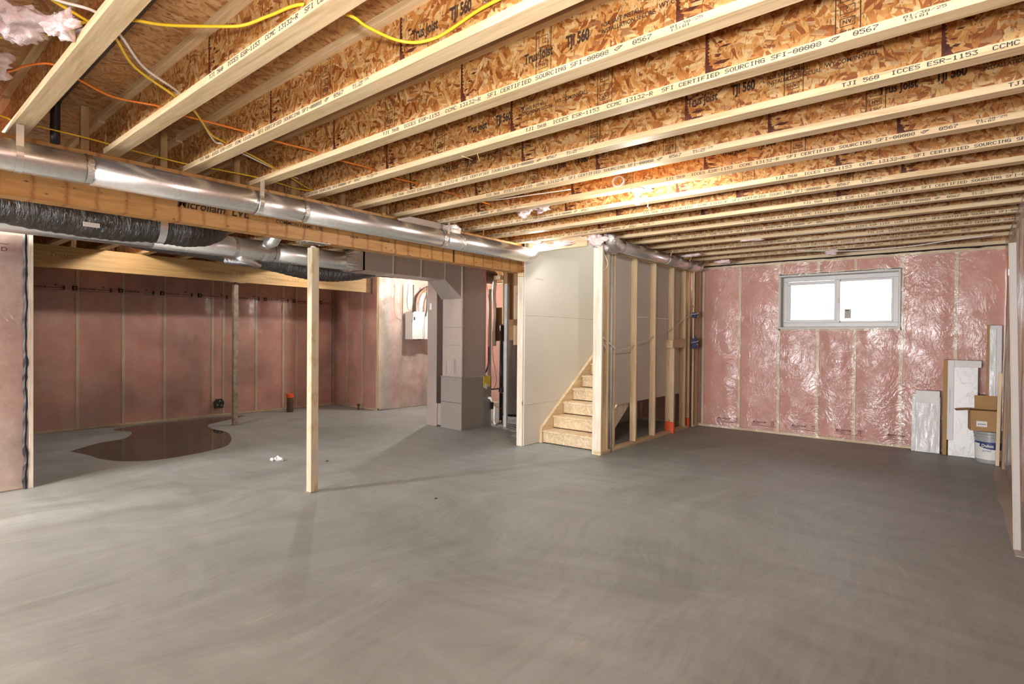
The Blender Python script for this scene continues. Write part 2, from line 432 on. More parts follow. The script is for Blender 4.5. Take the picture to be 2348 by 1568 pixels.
def spline(pts, sub=6):
    P = [Vector(p) for p in pts]; out = []
    for i in range(len(P) - 1):
        p0, p1, p2, p3 = P[max(i - 1, 0)], P[i], P[i + 1], P[min(i + 2, len(P) - 1)]
        for k in range(sub):
            t = k / sub
            out.append(.5 * ((2 * p1) + (p2 - p0) * t + (2 * p0 - 5 * p1 + 4 * p2 - p3) * t * t + (3 * p1 - p0 - 3 * p2 + p3) * t ** 3))
    out.append(P[-1]); return out
def T(pts, r, seg=10, sub=6):
    bm = bmesh.new(); tube(bm, spline(pts, sub) if sub else pts, r, seg); return bm
def prism(bm, poly2, fn, d0, d1):
    """extrude polygon poly2 [(a,b)] between depths; fn(a,b,d)->xyz"""
    A = [bm.verts.new(fn(a, b, d0)) for a, b in poly2]; Bv = [bm.verts.new(fn(a, b, d1)) for a, b in poly2]
    n = len(A); bm.faces.new(A); bm.faces.new(Bv[::-1])
    for i in range(n): bm.faces.new((A[i], Bv[i], Bv[(i + 1) % n], A[(i + 1) % n]))
    bmesh.ops.recalc_face_normals(bm, faces=bm.faces)
def lathe(bm, prof, cx, cy, seg=24, z=True):
    rings = [[bm.verts.new((cx + r * math.cos(2 * math.pi * k / seg), cy + r * math.sin(2 * math.pi * k / seg), h)) for k in range(seg)] for r, h in prof]
    for a, b in zip(rings, rings[1:]):
        for k in range(seg): bm.faces.new((a[k], a[(k + 1) % seg], b[(k + 1) % seg], b[k]))
    if prof[0][0] > 1e-4: bm.faces.new(rings[0][::-1])
    if prof[-1][0] > 1e-4: bm.faces.new(rings[-1])
    bmesh.ops.recalc_face_normals(bm, faces=bm.faces)
def blob(center, size, seed, amp=.5, sub=3, spike=0.0):
    bm = bmesh.new(); bmesh.ops.create_icosphere(bm, subdivisions=sub, radius=1)
    for v in bm.verts:
        p = v.co.copy(); k = 1 + amp * noise.fractal(p * 1.3 + Vector((seed * 3.1, seed, 0)), .8, 2.2, 4)
        if spike and noise.noise(p * 2.2 + Vector((seed, 0, seed))) > .25: k += spike
        v.co = Vector((p.x * size[0], p.y * size[1], p.z * size[2])) * k + Vector(center)
    return bm

# ------------------------------------------------------------------ lettering
G5 = {'0': '0E11191513110E', '1': '040C040404040E', '2': '0E11010204081F', '3': '1F02040201110E', '5': '1F101E0101110E', '6': '0608101E11110E',
      '7': '1F010204080808', '8': '0E11110E11110E', 'T': '1F040404040404', 'J': '0702020202120C', 'I': '0E04040404040E', 'C': '0E11101010110E',
      'E': '1F10101E10101F', 'S': '0F10100E01011E', 'R': '1E11111E141211', '-': '0000001F000000', 'M': '111B1515111111', 'F': '1F10101E101010',
      'D': '1C12111111121C', 'O': '0E11111111110E', 'U': '1111111111110E', 'N': '11191513111111', 'G': '0E11101711110F', '/': '00010204081000', ':': '000C0C000C0C00'}
def dot_text(bm, s, u0, v0, cw, h, fn):
    """dot-matrix lettering; fn(u,v) -> xyz"""
    px = cw / 6.1; py = h / 7
    for i, ch in enumerate(s):
        if ch == '@':      # diamond shaped grading stamp
            a = u0 + i * cw; w2 = cw * 2.1
            ring = [(0, .45), (.34, 0), (1, .9), (.4, .95)]
            inn = [(.14, .47), (.36, .2), (.72, .74), (.42, .8)]
            o_ = [bm.verts.new(fn(a + x * w2, v0 + y * h)) for x, y in ring]; i_ = [bm.verts.new(fn(a + x * w2, v0 + y * h)) for x, y in inn]
            for k in range(4): bm.faces.new((o_[k], o_[(k + 1) % 4], i_[(k + 1) % 4], i_[k]))
            for x in (.3, .45):
                q = [(x, .35), (x + .06, .35), (x + .12, .75), (x + .06, .75)]
                bm.faces.new([bm.verts.new(fn(a + p * w2, v0 + y * h)) for p, y in q])
            continue
        g = G5.get(ch)
        if not g: continue
        for r in range(7):
            bits = int(g[2 * r:2 * r + 2], 16); c = 0
            while c < 5:
                if bits >> (4 - c) & 1:
                    e = c
                    while e < 5 and bits >> (4 - e) & 1: e += 1
                    ua, ub = u0 + i * cw + c * px, u0 + i * cw + e * px + px * .3
                    va, vb = v0 + (6 - r) * py, v0 + (7 - r) * py + py * .12
                    bm.faces.new([bm.verts.new(fn(*p)) for p in ((ua, va), (ub, va), (ub, vb), (ua, vb))])
                    c = e
                else: c += 1
_fc = {}
def font_verts(s, bold=.0):
    k = (s, bold)
    if k not in _fc:
        cu = bpy.data.curves.new('lettering', 'FONT'); cu.body = s; cu.size = 1; cu.offset = bold; cu.resolution_u = 3
        o = bpy.data.objects.new('lettering', cu); COL.objects.link(o)
        dg = bpy.context.evaluated_depsgraph_get(); dg.update()
        me = bpy.data.meshes.new_from_object(o.evaluated_get(dg))
        _fc[k] = ([v.co.copy() for v in me.vertices], [list(p.vertices) for p in me.polygons])
        bpy.data.objects.remove(o); bpy.data.curves.remove(cu); bpy.data.meshes.remove(me)
    return _fc[k]
def font_text(bm, s, u0, v0, size, fn, sx=1.0, bold=.0, slant=0.0):
    vs, fs = font_verts(s, bold)
    V = [bm.verts.new(fn(u0 + (p.x + slant * p.y) * size * sx, v0 + p.y * size)) for p in vs]
    for f in fs:
        try: bm.faces.new([V[i] for i in f])
        except ValueError: pass
def rect(bm, u0, u1, v0, v1, fn):
    bm.faces.new([bm.verts.new(fn(*p)) for p in ((u0, v0), (u1, v0), (u1, v1), (u0, v1))])
def frame(bm, u0, u1, v0, v1, t, fn):
    rect(bm, u0, u1, v0, v0 + t, fn); rect(bm, u0, u1, v1 - t, v1, fn); rect(bm, u0, u0 + t, v0, v1, fn); rect(bm, u1 - t, u1, v0, v1, fn)

# ================================================================== THE SETTING
JB, JT = 2.616, 2.918           # underside of the joists, underside of the subfloor
fl = struct('floor', (0, 0, 0), 'grey troweled concrete basement floor'); fl.name = 'floor'
bm = bmesh.new(); box(bm, -9.4, 9.2, -.6, 10.3, -.12, 0); obj('slab', bm, M['concrete'], fl)
ce = struct('ceiling', (0, 0, JT), 'strand board subfloor seen above the joists')
HOLE = (5.66, 8.80, 3.50, 4.407)
def cut(x0, x1, y0, y1):
    """rectangle minus the stair opening"""
    a, b, c, d = HOLE
    if x1 <= a or x0 >= b or y1 <= c or y0 >= d: return [(x0, x1, y0, y1)]
    o_ = []
    if y0 < c: o_.append((x0, x1, y0, c))
    if y1 > d: o_.append((x0, x1, d, y1))
    lo, hi = max(y0, c), min(y1, d)
    if x0 < a: o_.append((x0, a, lo, hi))
    if x1 > b: o_.append((b, x1, lo, hi))
    return o_
for i in range(16):
    x0 = -9.3 + i * 1.22
    for j in range(5):
        y0 = -.6 + j * 2.44 - (1.22 if i % 2 else 0)
        ya, yb, xb = max(y0, -.6), min(y0 + 2.437, 10.3), min(x0 + 1.217, 9.2)
        if yb - ya > .05 and xb > x0:
            for q in cut(x0, xb, ya, yb): obj('subfloor_panel', B(*q, JT, JT + .018), M['osb_floor'], ce)
sw = struct('trim_2', (7.2, 4, JT), 'drywalled stairwell rising through the floor above')
for q in ((5.55, 5.65, 3.4, 4.6), (8.80, 8.90, 3.4, 4.6), (5.65, 8.8, 3.4, 3.5), (5.65, 8.8, 4.422, 4.6)): obj('stairwell_wall', B(*q, JT + .019, 5.0), M['drywall'], sw)
obj('stairwell_lid', B(5.5, 8.95, 3.35, 4.65, 5.0, 5.02), M['drywall'], sw)

def wall_frame(O, U, Nn):
    O, U, Nn = Vector(O), Vector(U), Vector(Nn)
    return lambda u, z, d: O + U * u + Nn * d + Vector((0, 0, z))
def fbox(bm, fn, u0, u1, z0, z1, d0, d1):
    prism(bm, [(u0, z0), (u1, z0), (u1, z1), (u0, z1)], lambda a, b, d: fn(a, b, d), d0, d1)

def insulated_wall(name, label, O, U, Nn, L, studs, ztop, hole=None, pm='poly', batt_amp=.018, step=.045, seal_top=True, seed=1, partial=()):
    """stud wall filled with pink batts under a clear sheet; d = 0 is the face of the studs, sheet just proud of it"""
    w_ = struct(name, O, label)
    fn = wall_frame(O, U, Nn)
    bm = bmesh.new()
    if hole:
        h0, h1, z0, z1 = hole
        fbox(bm, fn, 0, L, 0, z0, -.3, -.145); fbox(bm, fn, 0, L, z1, ztop, -.3, -.145)
        fbox(bm, fn, 0, h0, z0, z1, -.3, -.145); fbox(bm, fn, h1, L, z0, z1, -.3, -.145)
    else:
        fbox(bm, fn, 0, L, 0, ztop, -.3, -.145)
    obj('foundation', bm, M['plain_concrete'], w_)
    ax = 'y' if abs(Vector(U).y) > .5 else 'x'
    for z0, z1 in ((0, .038), (ztop - .04, ztop)):
        bm = bmesh.new(); fbox(bm, fn, 0, L, z0, z1, -.14, 0); obj('plate', bm, M['stud_' + ax], w_)
    ss = sorted(studs)
    for s in ss:
        za, zb = .038, ztop - .04
        if hole and hole[0] + .03 < s < hole[1] - .03: zb = hole[2] - .04
        bm = bmesh.new(); fbox(bm, fn, s - .019, s + .019, za, zb, -.14, 0); obj('stud', bm, M['stud_z'], w_)
        if zb < ztop - .1:
            bm = bmesh.new(); fbox(bm, fn, s - .019, s + .019, hole[3] + .04, ztop - .04, -.14, 0); obj('stud', bm, M['stud_z'], w_)
    if hole:
        for z0, z1 in ((hole[2] - .038, hole[2] - .002), (hole[3] + .002, hole[3] + .04)):
            bm = bmesh.new(); fbox(bm, fn, hole[0] - .03, hole[1] + .03, z0, z1, -.14, 0); obj('sill_plate', bm, M['stud_' + ax], w_)
    edges = [0] + ss + [L]
    def batt_(a, b, z0, z1):
        if b - a < .08: return
        bm = bmesh.new(); nu, nz = max(3, int((b - a) / .09)), max(3, int((z1 - z0) / .12))
        g = [[bm.verts.new(fn(a + (b - a) * i / nu, z0 + (z1 - z0) * j / nz,
              -.02 + (batt_amp * .6 * math.sin(math.pi * i / nu) ** .5 + .006 * noise.noise(Vector((a + i * .35, j * .4, seed * 3.0)))) * (1 if 0 < i < nu else 0))) for i in range(nu + 1)] for j in range(nz + 1)]
        for j in range(nz):
            for i in range(nu): bm.faces.new((g[j][i], g[j][i + 1], g[j + 1][i + 1], g[j + 1][i]))
        bk = [bm.verts.new(fn(*p, -.12)) for p in ((a, z0), (b, z0), (b, z1), (a, z1))]
        bm.faces.new(bk[::-1])
        bnd = [g[0][i] for i in range(nu + 1)], [g[-1][i] for i in range(nu + 1)], [g[j][0] for j in range(nz + 1)], [g[j][-1] for j in range(nz + 1)]
        bm.faces.new(bnd[0] + [bk[1], bk[0]]); bm.faces.new(bnd[1][::-1] + [bk[3], bk[2]])
        bm.faces.new(bnd[2][::-1] + [bk[0], bk[3]]); bm.faces.new(bnd[3] + [bk[2], bk[1]])
        bmesh.ops.recalc_face_normals(bm, faces=bm.faces)
        obj('insulation_batt', bm, M['batt'], w_, smooth=False)
    for a, b in zip(edges, edges[1:]):
        a2, b2 = a + (.02 if a else 0), b - (.02 if b < L else 0)
        mid = (a + b) / 2
        if hole and hole[0] < mid < hole[1]:
            batt_(a2, b2, .04, hole[2] - .04); batt_(a2, b2, hole[3] + .04, ztop - .04)
        else: batt_(a2, b2, .04, ztop - .04)
    # clear sheet with bulges, folds and creases
    nu, nz = max(2, int(L / step)), int((ztop - .02) / step)
    bm = bmesh.new()
    def dd(u, z):
        near = min(abs(u - s) for s in edges)
        d = .026 + .022 * min(1, near / .16) + .012 * noise.noise(Vector((u * 2.3, z * 1.7, seed * 5.0)))
        d += .007 * noise.noise(Vector((u * 9 + z * 4, z * 3 - u * 2, seed * 2.0))) + .004 * noise.noise(Vector((u * 22, z * 6, seed)))
        return max(.012, d)
    us = [L * i / nu for i in range(nu + 1)]; zs = [.012 + (ztop - .03) * j / nz for j in range(nz + 1)]
    if hole:
        for q in (hole[0], hole[1]): us[min(range(len(us)), key=lambda i: abs(us[i] - q))] = q
        for q in (hole[2], hole[3]): zs[min(range(len(zs)), key=lambda i: abs(zs[i] - q))] = q
    g = [[bm.verts.new(fn(u, z, dd(u, z))) for u in us] for z in zs]
    for j in range(nz):
        for i in range(nu):
            if hole and hole[0] - 1e-4 < (us[i] + us[i + 1]) / 2 < hole[1] + 1e-4 and hole[2] < (zs[j] + zs[j + 1]) / 2 < hole[3]: continue
            bm.faces.new((g[j][i], g[j][i + 1], g[j + 1][i + 1], g[j + 1][i]))
    for v in [v for v in bm.verts if not v.link_faces]: bm.verts.remove(v)
    obj('vapour_barrier', bm, M[pm], w_, smooth=True)
    if seal_top:
        seal(w_, fn, [(0, ztop + .003), (L, ztop + .003)], .022, seed)
    return w_, fn
def seal(w_, fn, path, wdt, seed=0, d=.03, name='sealant_bead'):
    """ragged black bead of acoustic sealant along a wall path of (u,z)"""
    bm = bmesh.new(); (a0, b0), (a1, b1) = path
    n = max(6, int(math.hypot(a1 - a0, b1 - b0) / .04)); A = []
    hor = abs(a1 - a0) > abs(b1 - b0)
    for i in range(n + 1):
        t = i / n; a, b = a0 + (a1 - a0) * t, b0 + (b1 - b0) * t
        k = wdt * (.55 + .6 * abs(noise.noise(Vector((i * .7, seed, 2.0)))) ); o_ = .012 * noise.noise(Vector((i * .23, seed + 9., 0)))
        if hor: p = [(a, b + o_ - k / 2), (a, b + o_ + k / 2)]
        else: p = [(a + o_ - k / 2, b), (a + o_ + k / 2, b)]
        A.append([bm.verts.new(fn(*q, d)) for q in p] + [bm.verts.new(fn((p[0][0] + p[1][0]) / 2, (p[0][1] + p[1][1]) / 2, d + .008))])
    for x, y in zip(A, A[1:]):
        bm.faces.new((x[0], y[0], y[2], x[2])); bm.faces.new((x[2], y[2], y[1], x[1]))
    return obj(name, bm, M['seal'], w_)

WX = 8.84
# east wall (window wall), u runs from the stair corner (y = 3.34) towards -y
EY = 3.36
east, eastf = insulated_wall('wall_east', 'pink insulated wall with a slider window, clear plastic sheet over it', (WX, EY, 0), (0, -1, 0), (-1, 0, 0), EY + .36,
    [EY - y for y in (3.30, 2.731, 2.165, 1.65, 1.199, .675, .119)], 2.555, hole=(EY - 2.15, EY - .70, 1.575, 2.335), seed=1, batt_amp=.02)
obj('rim_plate', B(WX - .01, WX + .12, -.36, EY, 2.575, JB - .001), M['stud_y'], east)
bm = bmesh.new()
for y in (3.05, 2.52, 1.98, 1.42, .82):
    f2 = lambda a, b: eastf(EY - y + a, b, .07)
    font_text(bm, 'DURA-FILM', .05, .150, .03, f2, 1.0, .01); rect(bm, .02, .043, .15, .172, f2)
    rect(bm, 0, .1, .138, .142, f2); rect(bm, 0, .13, .125, .128, f2); rect(bm, 0, .34, .105, .109, f2)
    frame(bm, .28, .315, .13, .165, .005, f2); rect(bm, .27, .325, .175, .18, f2)
bm.faces.ensure_lookup_table()
obj('printed_mark', bm, M['red_ink'], east)
# part of the same wall behind the stair and the utility corner
eu, euf = insulated_wall('wall_east_utility', 'pink insulated wall behind the stair and utility corner', (WX, 8.57, 0), (0, -1, 0), (-1, 0, 0), 8.57 - 3.36, [.6, 1.2, 1.8, 2.4, 3.0, 3.6, 4.2, 4.8], 2.555, seed=3, step=.09)
north, northf = insulated_wall('wall_north', 'dim pink insulated wall at the far left under the rear beam', (1.1, 10.0, 0), (1, 0, 0), (0, -1, 0), 5.62,
    [x - 1.1 for x in (1.6, 2.16, 2.725, 3.292, 4.027, 4.207, 4.781, 5.296, 5.561, 6.0)], 2.6, seed=4, batt_amp=.014)
bm = bmesh.new()
for i in range(9):
    x = .42 + i * .56
    f2 = lambda a, b: northf(x + a, b, .072)
    frame(bm, 0, .062, 2.035, 2.09, .016, f2); rect(bm, .0, .018, 2.03, 2.095, f2)
    font_text(bm, 'DURA-FILM', .08, 2.045, .038, f2, 1.0, .02); rect(bm, .29, .47, 2.05, 2.056, f2); rect(bm, .36, .385, 2.09, 2.105, f2); rect(bm, .45, .48, 2.03, 2.09, f2)
    rect(bm, .0, .47, 2.022, 2.026, f2)
obj('printed_mark', bm, M['web_ink'], north)
seal(north, northf, [(5.2, .02), (5.2, 2.3)], .02, 5, .05)
ut, utf = insulated_wall('wall_utility', 'short pink insulated return wall behind the post', (6.38, 10.0, 0), (0, -1, 0), (-1, 0, 0), 1.43, [.45, .95, 1.41], 2.6, seed=5)
al, alf = insulated_wall('wall_alcove', 'brightly lit insulated wall behind the furnace', (6.4, 8.57, 0), (1, 0, 0), (0, -1, 0), 2.44, [.02, .62, 1.2, 1.8, 2.4], 2.6, pm='poly_hazy', seed=6)
nw, nwf = insulated_wall('wall_northwest', 'pink insulated wall filling the left edge of the view', (-9.0, 6.6, 0), (1, 0, 0), (0, -1, 0), 10.06, [.6 * i for i in range(1, 16)] + [9.62], 2.32, pm='poly_hazy', seed=7, seal_top=False, step=.06)
obj('end_stud', B(1.062, 1.094, 6.56, 6.74, 0, 2.30, .003), M['cream_z'], nw)
seal(nw, nwf, [(10.035, .0), (10.035, 2.3)], .045, 8, .045)
obj('return_wall', B(.95, 1.06, 6.76, 10.1, 0, JB - .002), M['plain_concrete'], nw)
obj('cripple_wall', B(-9, 1.06, 6.62, 6.74, 2.33, JB - .002), M['plain_concrete'], nw)
bm = bmesh.new(); f2 = lambda a, b: nwf(9.4 + a, b, .06)
rect(bm, .0, .3, 2.13, 2.135, f2); font_text(bm, 'D', .47, 2.13, .05, f2, 1.2, .03); rect(bm, .4, .52, 2.19, 2.195, f2)
obj('printed_mark', bm, M['red_ink'], nw)
so, sof = insulated_wall('wall_south', 'pink insulated wall at the right edge of the view', (WX, -.37, 0), (-1, 0, 0), (0, 1, 0), WX + 9.0, [.02] + [.6 + .6 * i for i in range(28)], 2.6, seed=9, step=.07)
we = struct('wall_west', (-9.0, 3, 0), 'unseen concrete wall behind the camera, opening added to admit fill light')  # wide opening added for the west fill light
bm = bmesh.new(); box(bm, -9.2, -9.0, -.5, .3, 0, JT); box(bm, -9.2, -9.0, 5.9, 6.8, 0, JT); box(bm, -9.2, -9.0, .3, 5.9, 2.25, JT); obj('foundation', bm, M['plain_concrete'], we)
sc = struct('trim_1', (0, 0, JB), 'rim boards closing the joist ends')
for a in ((-9.3, 9.2, -.62, -.58), (-9.3, 9.2, 10.2, 10.24)): obj('rim_board', B(*a, JB - .15, JT), M['osb_floor'], sc)
for a in ((9.12, 9.16, -.6, 10.2),): obj('rim_board', B(*a, 2.3, JT), M['osb_floor'], sc)

# window in the east wall ------------------------------------------------
wi = struct('window_1', (WX + .1, 1.43, 1.575), 'white vinyl two-pane slider window with bright daylight')
ya, yb, za, zb = .70, 2.15, 1.575, 2.335
def ring(name, y0, y1, z0, z1, t, x0, x1, mat, par, bev=.004):
    bm = bmesh.new()
    box(bm, x0, x1, y0, y1, z0, z0 + t, bev); box(bm, x0, x1, y0, y1, z1 - t, z1, bev); box(bm, x0, x1, y0, y0 + t, z0 + t, z1 - t, bev); box(bm, x0, x1, y1 - t, y1, z0 + t, z1 - t, bev)
    return obj(name, bm, mat, par)
ring('jamb_lining', ya, yb, za, zb, .014, WX - .035, WX + .13, M['drywall'], wi)
bm = bmesh.new()
for (a, b, c, d) in ((ya - .015, yb + .015, zb - .01, zb + .012), (ya - .015, yb + .015, za - .012, za + .008)):
    box(bm, WX - .05, WX - .02, a, b, c, d, .004)
for (a, b) in ((ya - .015, ya + .006), (yb - .006, yb + .015)): box(bm, WX - .05, WX - .02, a, b, za, zb, .004)
obj('plastic_edge', bm, M['vinyl'], wi)
seal(wi, wall_frame((WX - .035, 0, 0), (0, 1, 0), (-1, 0, 0)), [(ya, zb + .02), (yb, zb + .02)], .012, 11, .0)
ring('window_frame', ya + .014, yb - .014, za + .014, zb - .014, .065, WX + .085, WX + .145, M['vinyl'], wi)
s1 = ring('sash', 1.42, yb - .075, za + .075, zb - .085, .045, WX + .075, WX + .105, M['vinyl'], wi)
s2 = ring('sash', ya + .07, 1.47, za + .07, zb - .075, .03, WX + .108, WX + .135, M['vinyl'], wi)
obj('meeting_stile', B(WX + .07, WX + .12, 1.395, 1.445, za + .075, zb - .08, .004), M['vinyl'], wi)
obj('glass_pane', B(WX + .088, WX + .092, 1.45, yb - .115, za + .115, zb - .125), M['glass'], s1)
gp = obj('glass_pane', B(WX + .118, WX + .122, ya + .095, 1.445, za + .095, zb - .1), M['glass'], s2)
stk = obj('sticker', B(WX + .1165, WX + .1178, 1.265, 1.345, 1.71, 1.84), M['grey_paper'], s2)
obj('sticker_print', B(WX + .1155, WX + .1164, 1.29, 1.33, 1.815, 1.828), M['ink'], s2)
obj('latch', B(WX + .055, WX + .072, 1.405, 1.43, 1.93, 1.99, .003), M['vinyl'], wi)
tag(wi, kind='structure')

# ================================================================== CEILING JOISTS
FW, FH, WT = .089, .038, .010
def joist_meshes(y0, y1, zb, zt):
    L = []
    for nm, dims in (('bottom_flange', (-FW / 2, FW / 2, y0, y1, 0, FH)), ('top_flange', (-FW / 2, FW / 2, y0, y1, zt - zb - FH, zt - zb)), ('web', (-WT / 2, WT / 2, y0, y1, FH, zt - zb - FH))):
        bm = B(*dims, .0015 if nm != 'web' else 0); me = bpy.data.meshes.new(nm); bm.to_mesh(me); bm.free()
        me.materials.append(M['osb_web'] if nm == 'web' else M['flange_y']); L.append((nm, me))
    return L
def print_mesh(s, date):
    bm = bmesh.new(); fn = lambda u, v: Vector((0, -u, v))
    dot_text(bm, s, 0, 0, .0219, .0195, fn)
    dot_text(bm, date[0], 83.5 * .0219, .0105, .0165, .0105, fn); dot_text(bm, date[1], 83.5 * .0219, -.001, .0165, .0095, fn)
    me = bpy.data.meshes.new('flange_print'); bm.to_mesh(me); bm.free(); me.materials.append(M['ink']); return me
S560 = 'TJI 560  ICCES ESR-1153  CCMC 13132-R  SFI CERTIFIED SOURCING SFI-00008 @   0567'
S110 = S560.replace('560', '110')
P1, P2 = print_mesh(S560, ('01/30/25', '13:01')), print_mesh(S560, ('01/30/25', '13:02'))
P3 = print_mesh(S110, ('01/30/25', '13:02'))
def web_print_mesh():
    bm = bmesh.new(); fn = lambda u, v: Vector((0, -u, v))
    font_text(bm, 'Trus Joist', 0, 0, .066, fn, .66, .035); font_text(bm, 'TJI 560', .245, .004, .072, fn, .6, .045)
    font_text(bm, 'FOR SAFE INSTALL:', .43, .03, .028, fn, .85, .02); font_text(bm, 'INSTALLATION SECURE.', .43, .002, .028, fn, .85, .02)
    font_text(bm, 'WY.COM/INSTALL', .70, .014, .03, fn, .9, .02)
    me = bpy.data.meshes.new('web_print'); bm.to_mesh(me); bm.free(); me.materials.append(M['web_ink']); return me
def stamp_mesh():
    bm = bmesh.new(); fn = lambda u, v: Vector((0, -u, v))
    rect(bm, 0, .004, 0, .224, fn); rect(bm, .088, .092, 0, .224, fn)
    fl_ = lambda u, v: Vector((0, -(.092 - u), .224 - v))          # read upside down, as in the place
    font_text(bm, '2025', .02, .20, .03, fl_, .9, .01); frame(bm, .02, .075, .15, .185, .003, fl_); font_text(bm, 'JAN', .025, .157, .027, fl_, .9, .01)
    frame(bm, .02, .075, .10, .135, .003, fl_); font_text(bm, '2', .042, .106, .028, fl_); frame(bm, .02, .075, .03, .085, .003, fl_); font_text(bm, 'TJ', .028, .045, .032, fl_)
    me = bpy.data.meshes.new('grade_stamp'); bm.to_mesh(me); bm.free(); me.materials.append(M['web_ink']); return me
def joint_mesh(seed):
    bm = bmesh.new(); n = 26; A = []
    for i in range(n + 1):
        z = .224 * i / n; j = (.012 if i % 2 else .003) + .01 * abs(noise.noise(Vector((i * .35, seed, 0))))
        low = max(0, 1 - i / 9) * (.02 + .05 * abs(noise.noise(Vector((i * .9, seed * 2., 4)))))
        A.append((bm.verts.new((0, .003, z)), bm.verts.new((0, -.004 - j - low, z))))
    for a, b in zip(A, A[1:]): bm.faces.new((a[0], b[0], b[1], a[1]))
    for q in range(5):                                                # smeared glue flecks beside the joint
        y, z, l, h = -.02 - .02 * q * random.random(), .012 + .03 * q + .02 * random.random(), .03 + .08 * random.random() * (1 - q / 6), .004 + .006 * random.random()
        bm.faces.new([bm.verts.new((-.0002, y, z)), bm.verts.new((-.0002, y - l * .6, z - h)), bm.verts.new((-.0002, y - l, z + h * .3)), bm.verts.new((-.0002, y - l * .4, z + h))])
    me = bpy.data.meshes.new('web_joint'); bm.to_mesh(me); bm.free(); me.materials.append(M['glue']); return me
WPM, STM, JM = web_print_mesh(), stamp_mesh(), [joint_mesh(i) for i in range(4)]
LONG = joist_meshes(-.56, 4.61, JB, JT); SHORT = joist_meshes(-.56, 3.49, JB, JT); LEFTJ = joist_meshes(-.56, 6.58, JB, JT)
X0, SPC = .2198, .4877
TXT = {1: [2.3], 2: [2.796], 3: [4.177, .79], 4: [2.751], 5: [5.42, 2.034], 6: [3.899, .484], 7: [3.234, -.133], 8: [5.2, 1.809], 9: [4.55, 1.147], 10: [2.478, 5.86], 11: [4.55, 1.157], 12: [1.818], 13: [2.9], 14: [1.15], 15: [3.3, .9], 16: [1.9], 17: [2.6]}
JNT = {2: [1.15, 2.9], 3: [2.033, .82, 3.25], 4: [2.123, 3.343, .913], 5: [2.179, 3.403, .976], 6: [2.482, 1.274, .104, 3.713], 7: [.953, 2.16, 3.4], 8: [.346, 1.527, 2.7, 3.833], 9: [.75, 1.95, 3.1], 10: [.4, 1.6, 2.8], 11: [.9, 2.1, 3.3]}
WTX = {3: [1.95], 4: [1.69], 5: [2.55, .2], 6: [1.262, 3.3], 7: [.39, 2.6], 8: [1.4, 3.6], 9: [.9, 3.0], 10: [2.0], 11: [1.0]}
STP = {3: [2.70], 4: [2.78, 1.62], 5: [2.86, 1.57, .44], 6: [1.93, .75, 3.1], 7: [.45, 1.63, 2.8], 8: [.94, 2.2], 9: [1.4], 10: [.8, 2.0]}
ORD = ['zeroth', 'first', 'second', 'third', 'fourth', 'fifth', 'sixth', 'seventh', 'eighth', 'ninth', 'tenth', 'eleventh', 'twelfth', 'thirteenth', 'fourteenth', 'fifteenth', 'sixteenth', 'seventeenth']
for k in range(-4, 18):
    xc = X0 + SPC * k - FW / 2
    full = k <= 11
    if k >= 14: lab = 'wooden I-joist with small dark print, %s one from the window wall' % ORD[18 - k]
    elif k >= 8: lab = 'wooden I-joist with printed flange, %s one from the upper left corner of the ceiling' % ORD[k]
    elif k >= 1: lab = 'wooden I-joist, %s one from the upper left, large above the room' % ORD[k]
    else: lab = 'wooden I-joist %s one left of the view, above the left end of the basement' % ORD[1 - k]
    t = thing('i_joist', (xc, 0, JB), lab, 'joist', 'I-joists of the ceiling')
    for nm, me in (LEFTJ if k < 1 else LONG if full else SHORT): link(nm, me, None, t, (0, 0, 0))
    for i, y in enumerate(TXT.get(k, [])):
        if y > (4.6 if full else 3.4) + .0:
            # only the tail of this run of print lies on the joist: keep the quads that do
            src = P2 if (k + i) % 2 else P1
            bm = bmesh.new(); bm.from_mesh(src)
            lim = (4.6 if full else 3.45) - y
            bmesh.ops.delete(bm, geom=[f for f in bm.faces if max(v.co.y for v in f.verts) > lim], context='FACES')
            me = bpy.data.meshes.new('flange_print'); bm.to_mesh(me); bm.free(); me.materials.append(M['ink'])
        else: me = P3 if k >= 14 else (P2 if (k + i) % 2 else P1)
        link('flange_print', me, None, t, (-FW / 2 - .0008, y, .0095))
    for i, y in enumerate(WTX.get(k, [])): link('web_print', WPM, None, t, (-WT / 2 - .0008, y, .128))
    for i, y in enumerate(STP.get(k, [])): link('grade_stamp', STM, None, t, (-WT / 2 - .0006, y, FH + .001))
    for i, y in enumerate(JNT.get(k, [])): link('web_joint', JM[(k + i) % 4], None, t, (-WT / 2 - .001, y, FH))
# joists of the rear bay between the two beams
RB = 2.503
REAR = joist_meshes(4.66, 9.95, RB, JT - .002)
for k in range(1, 13):
    xc = X0 + SPC * k - FW / 2 + .012
    t = thing('i_joist', (xc, 0, RB), 'wooden I-joist of the dim rear bay, %s from the left on the rear beam' % ORD[k], 'joist', 'I-joists of the rear bay')
    me_ = REAR if k < 12 else joist_meshes(4.66, 8.5, RB, JT - .002)
    for nm, me in me_: link(nm, me, None, t, (0, 0, 0))

# squash blocks beside the joists on the front beam
SQ = [(1.035, 4.53), (1.50, 4.53), (2.02, 4.53), (2.5, 4.53), (2.99, 4.53), (3.46, 4.53), (4.44, 4.53)]
for i, (x, y) in enumerate(SQ):
    tag(obj('squash_block', B(x - .045, x + .0, y - .02, y + .018, JB + .001, JT - .005, .002), M['squash_z'], None, (x, y, JB)), 'upright wooden block on the beam, %s from the left behind the round duct' % ORD[i + 1], 'block', 'squash blocks on the front beam')

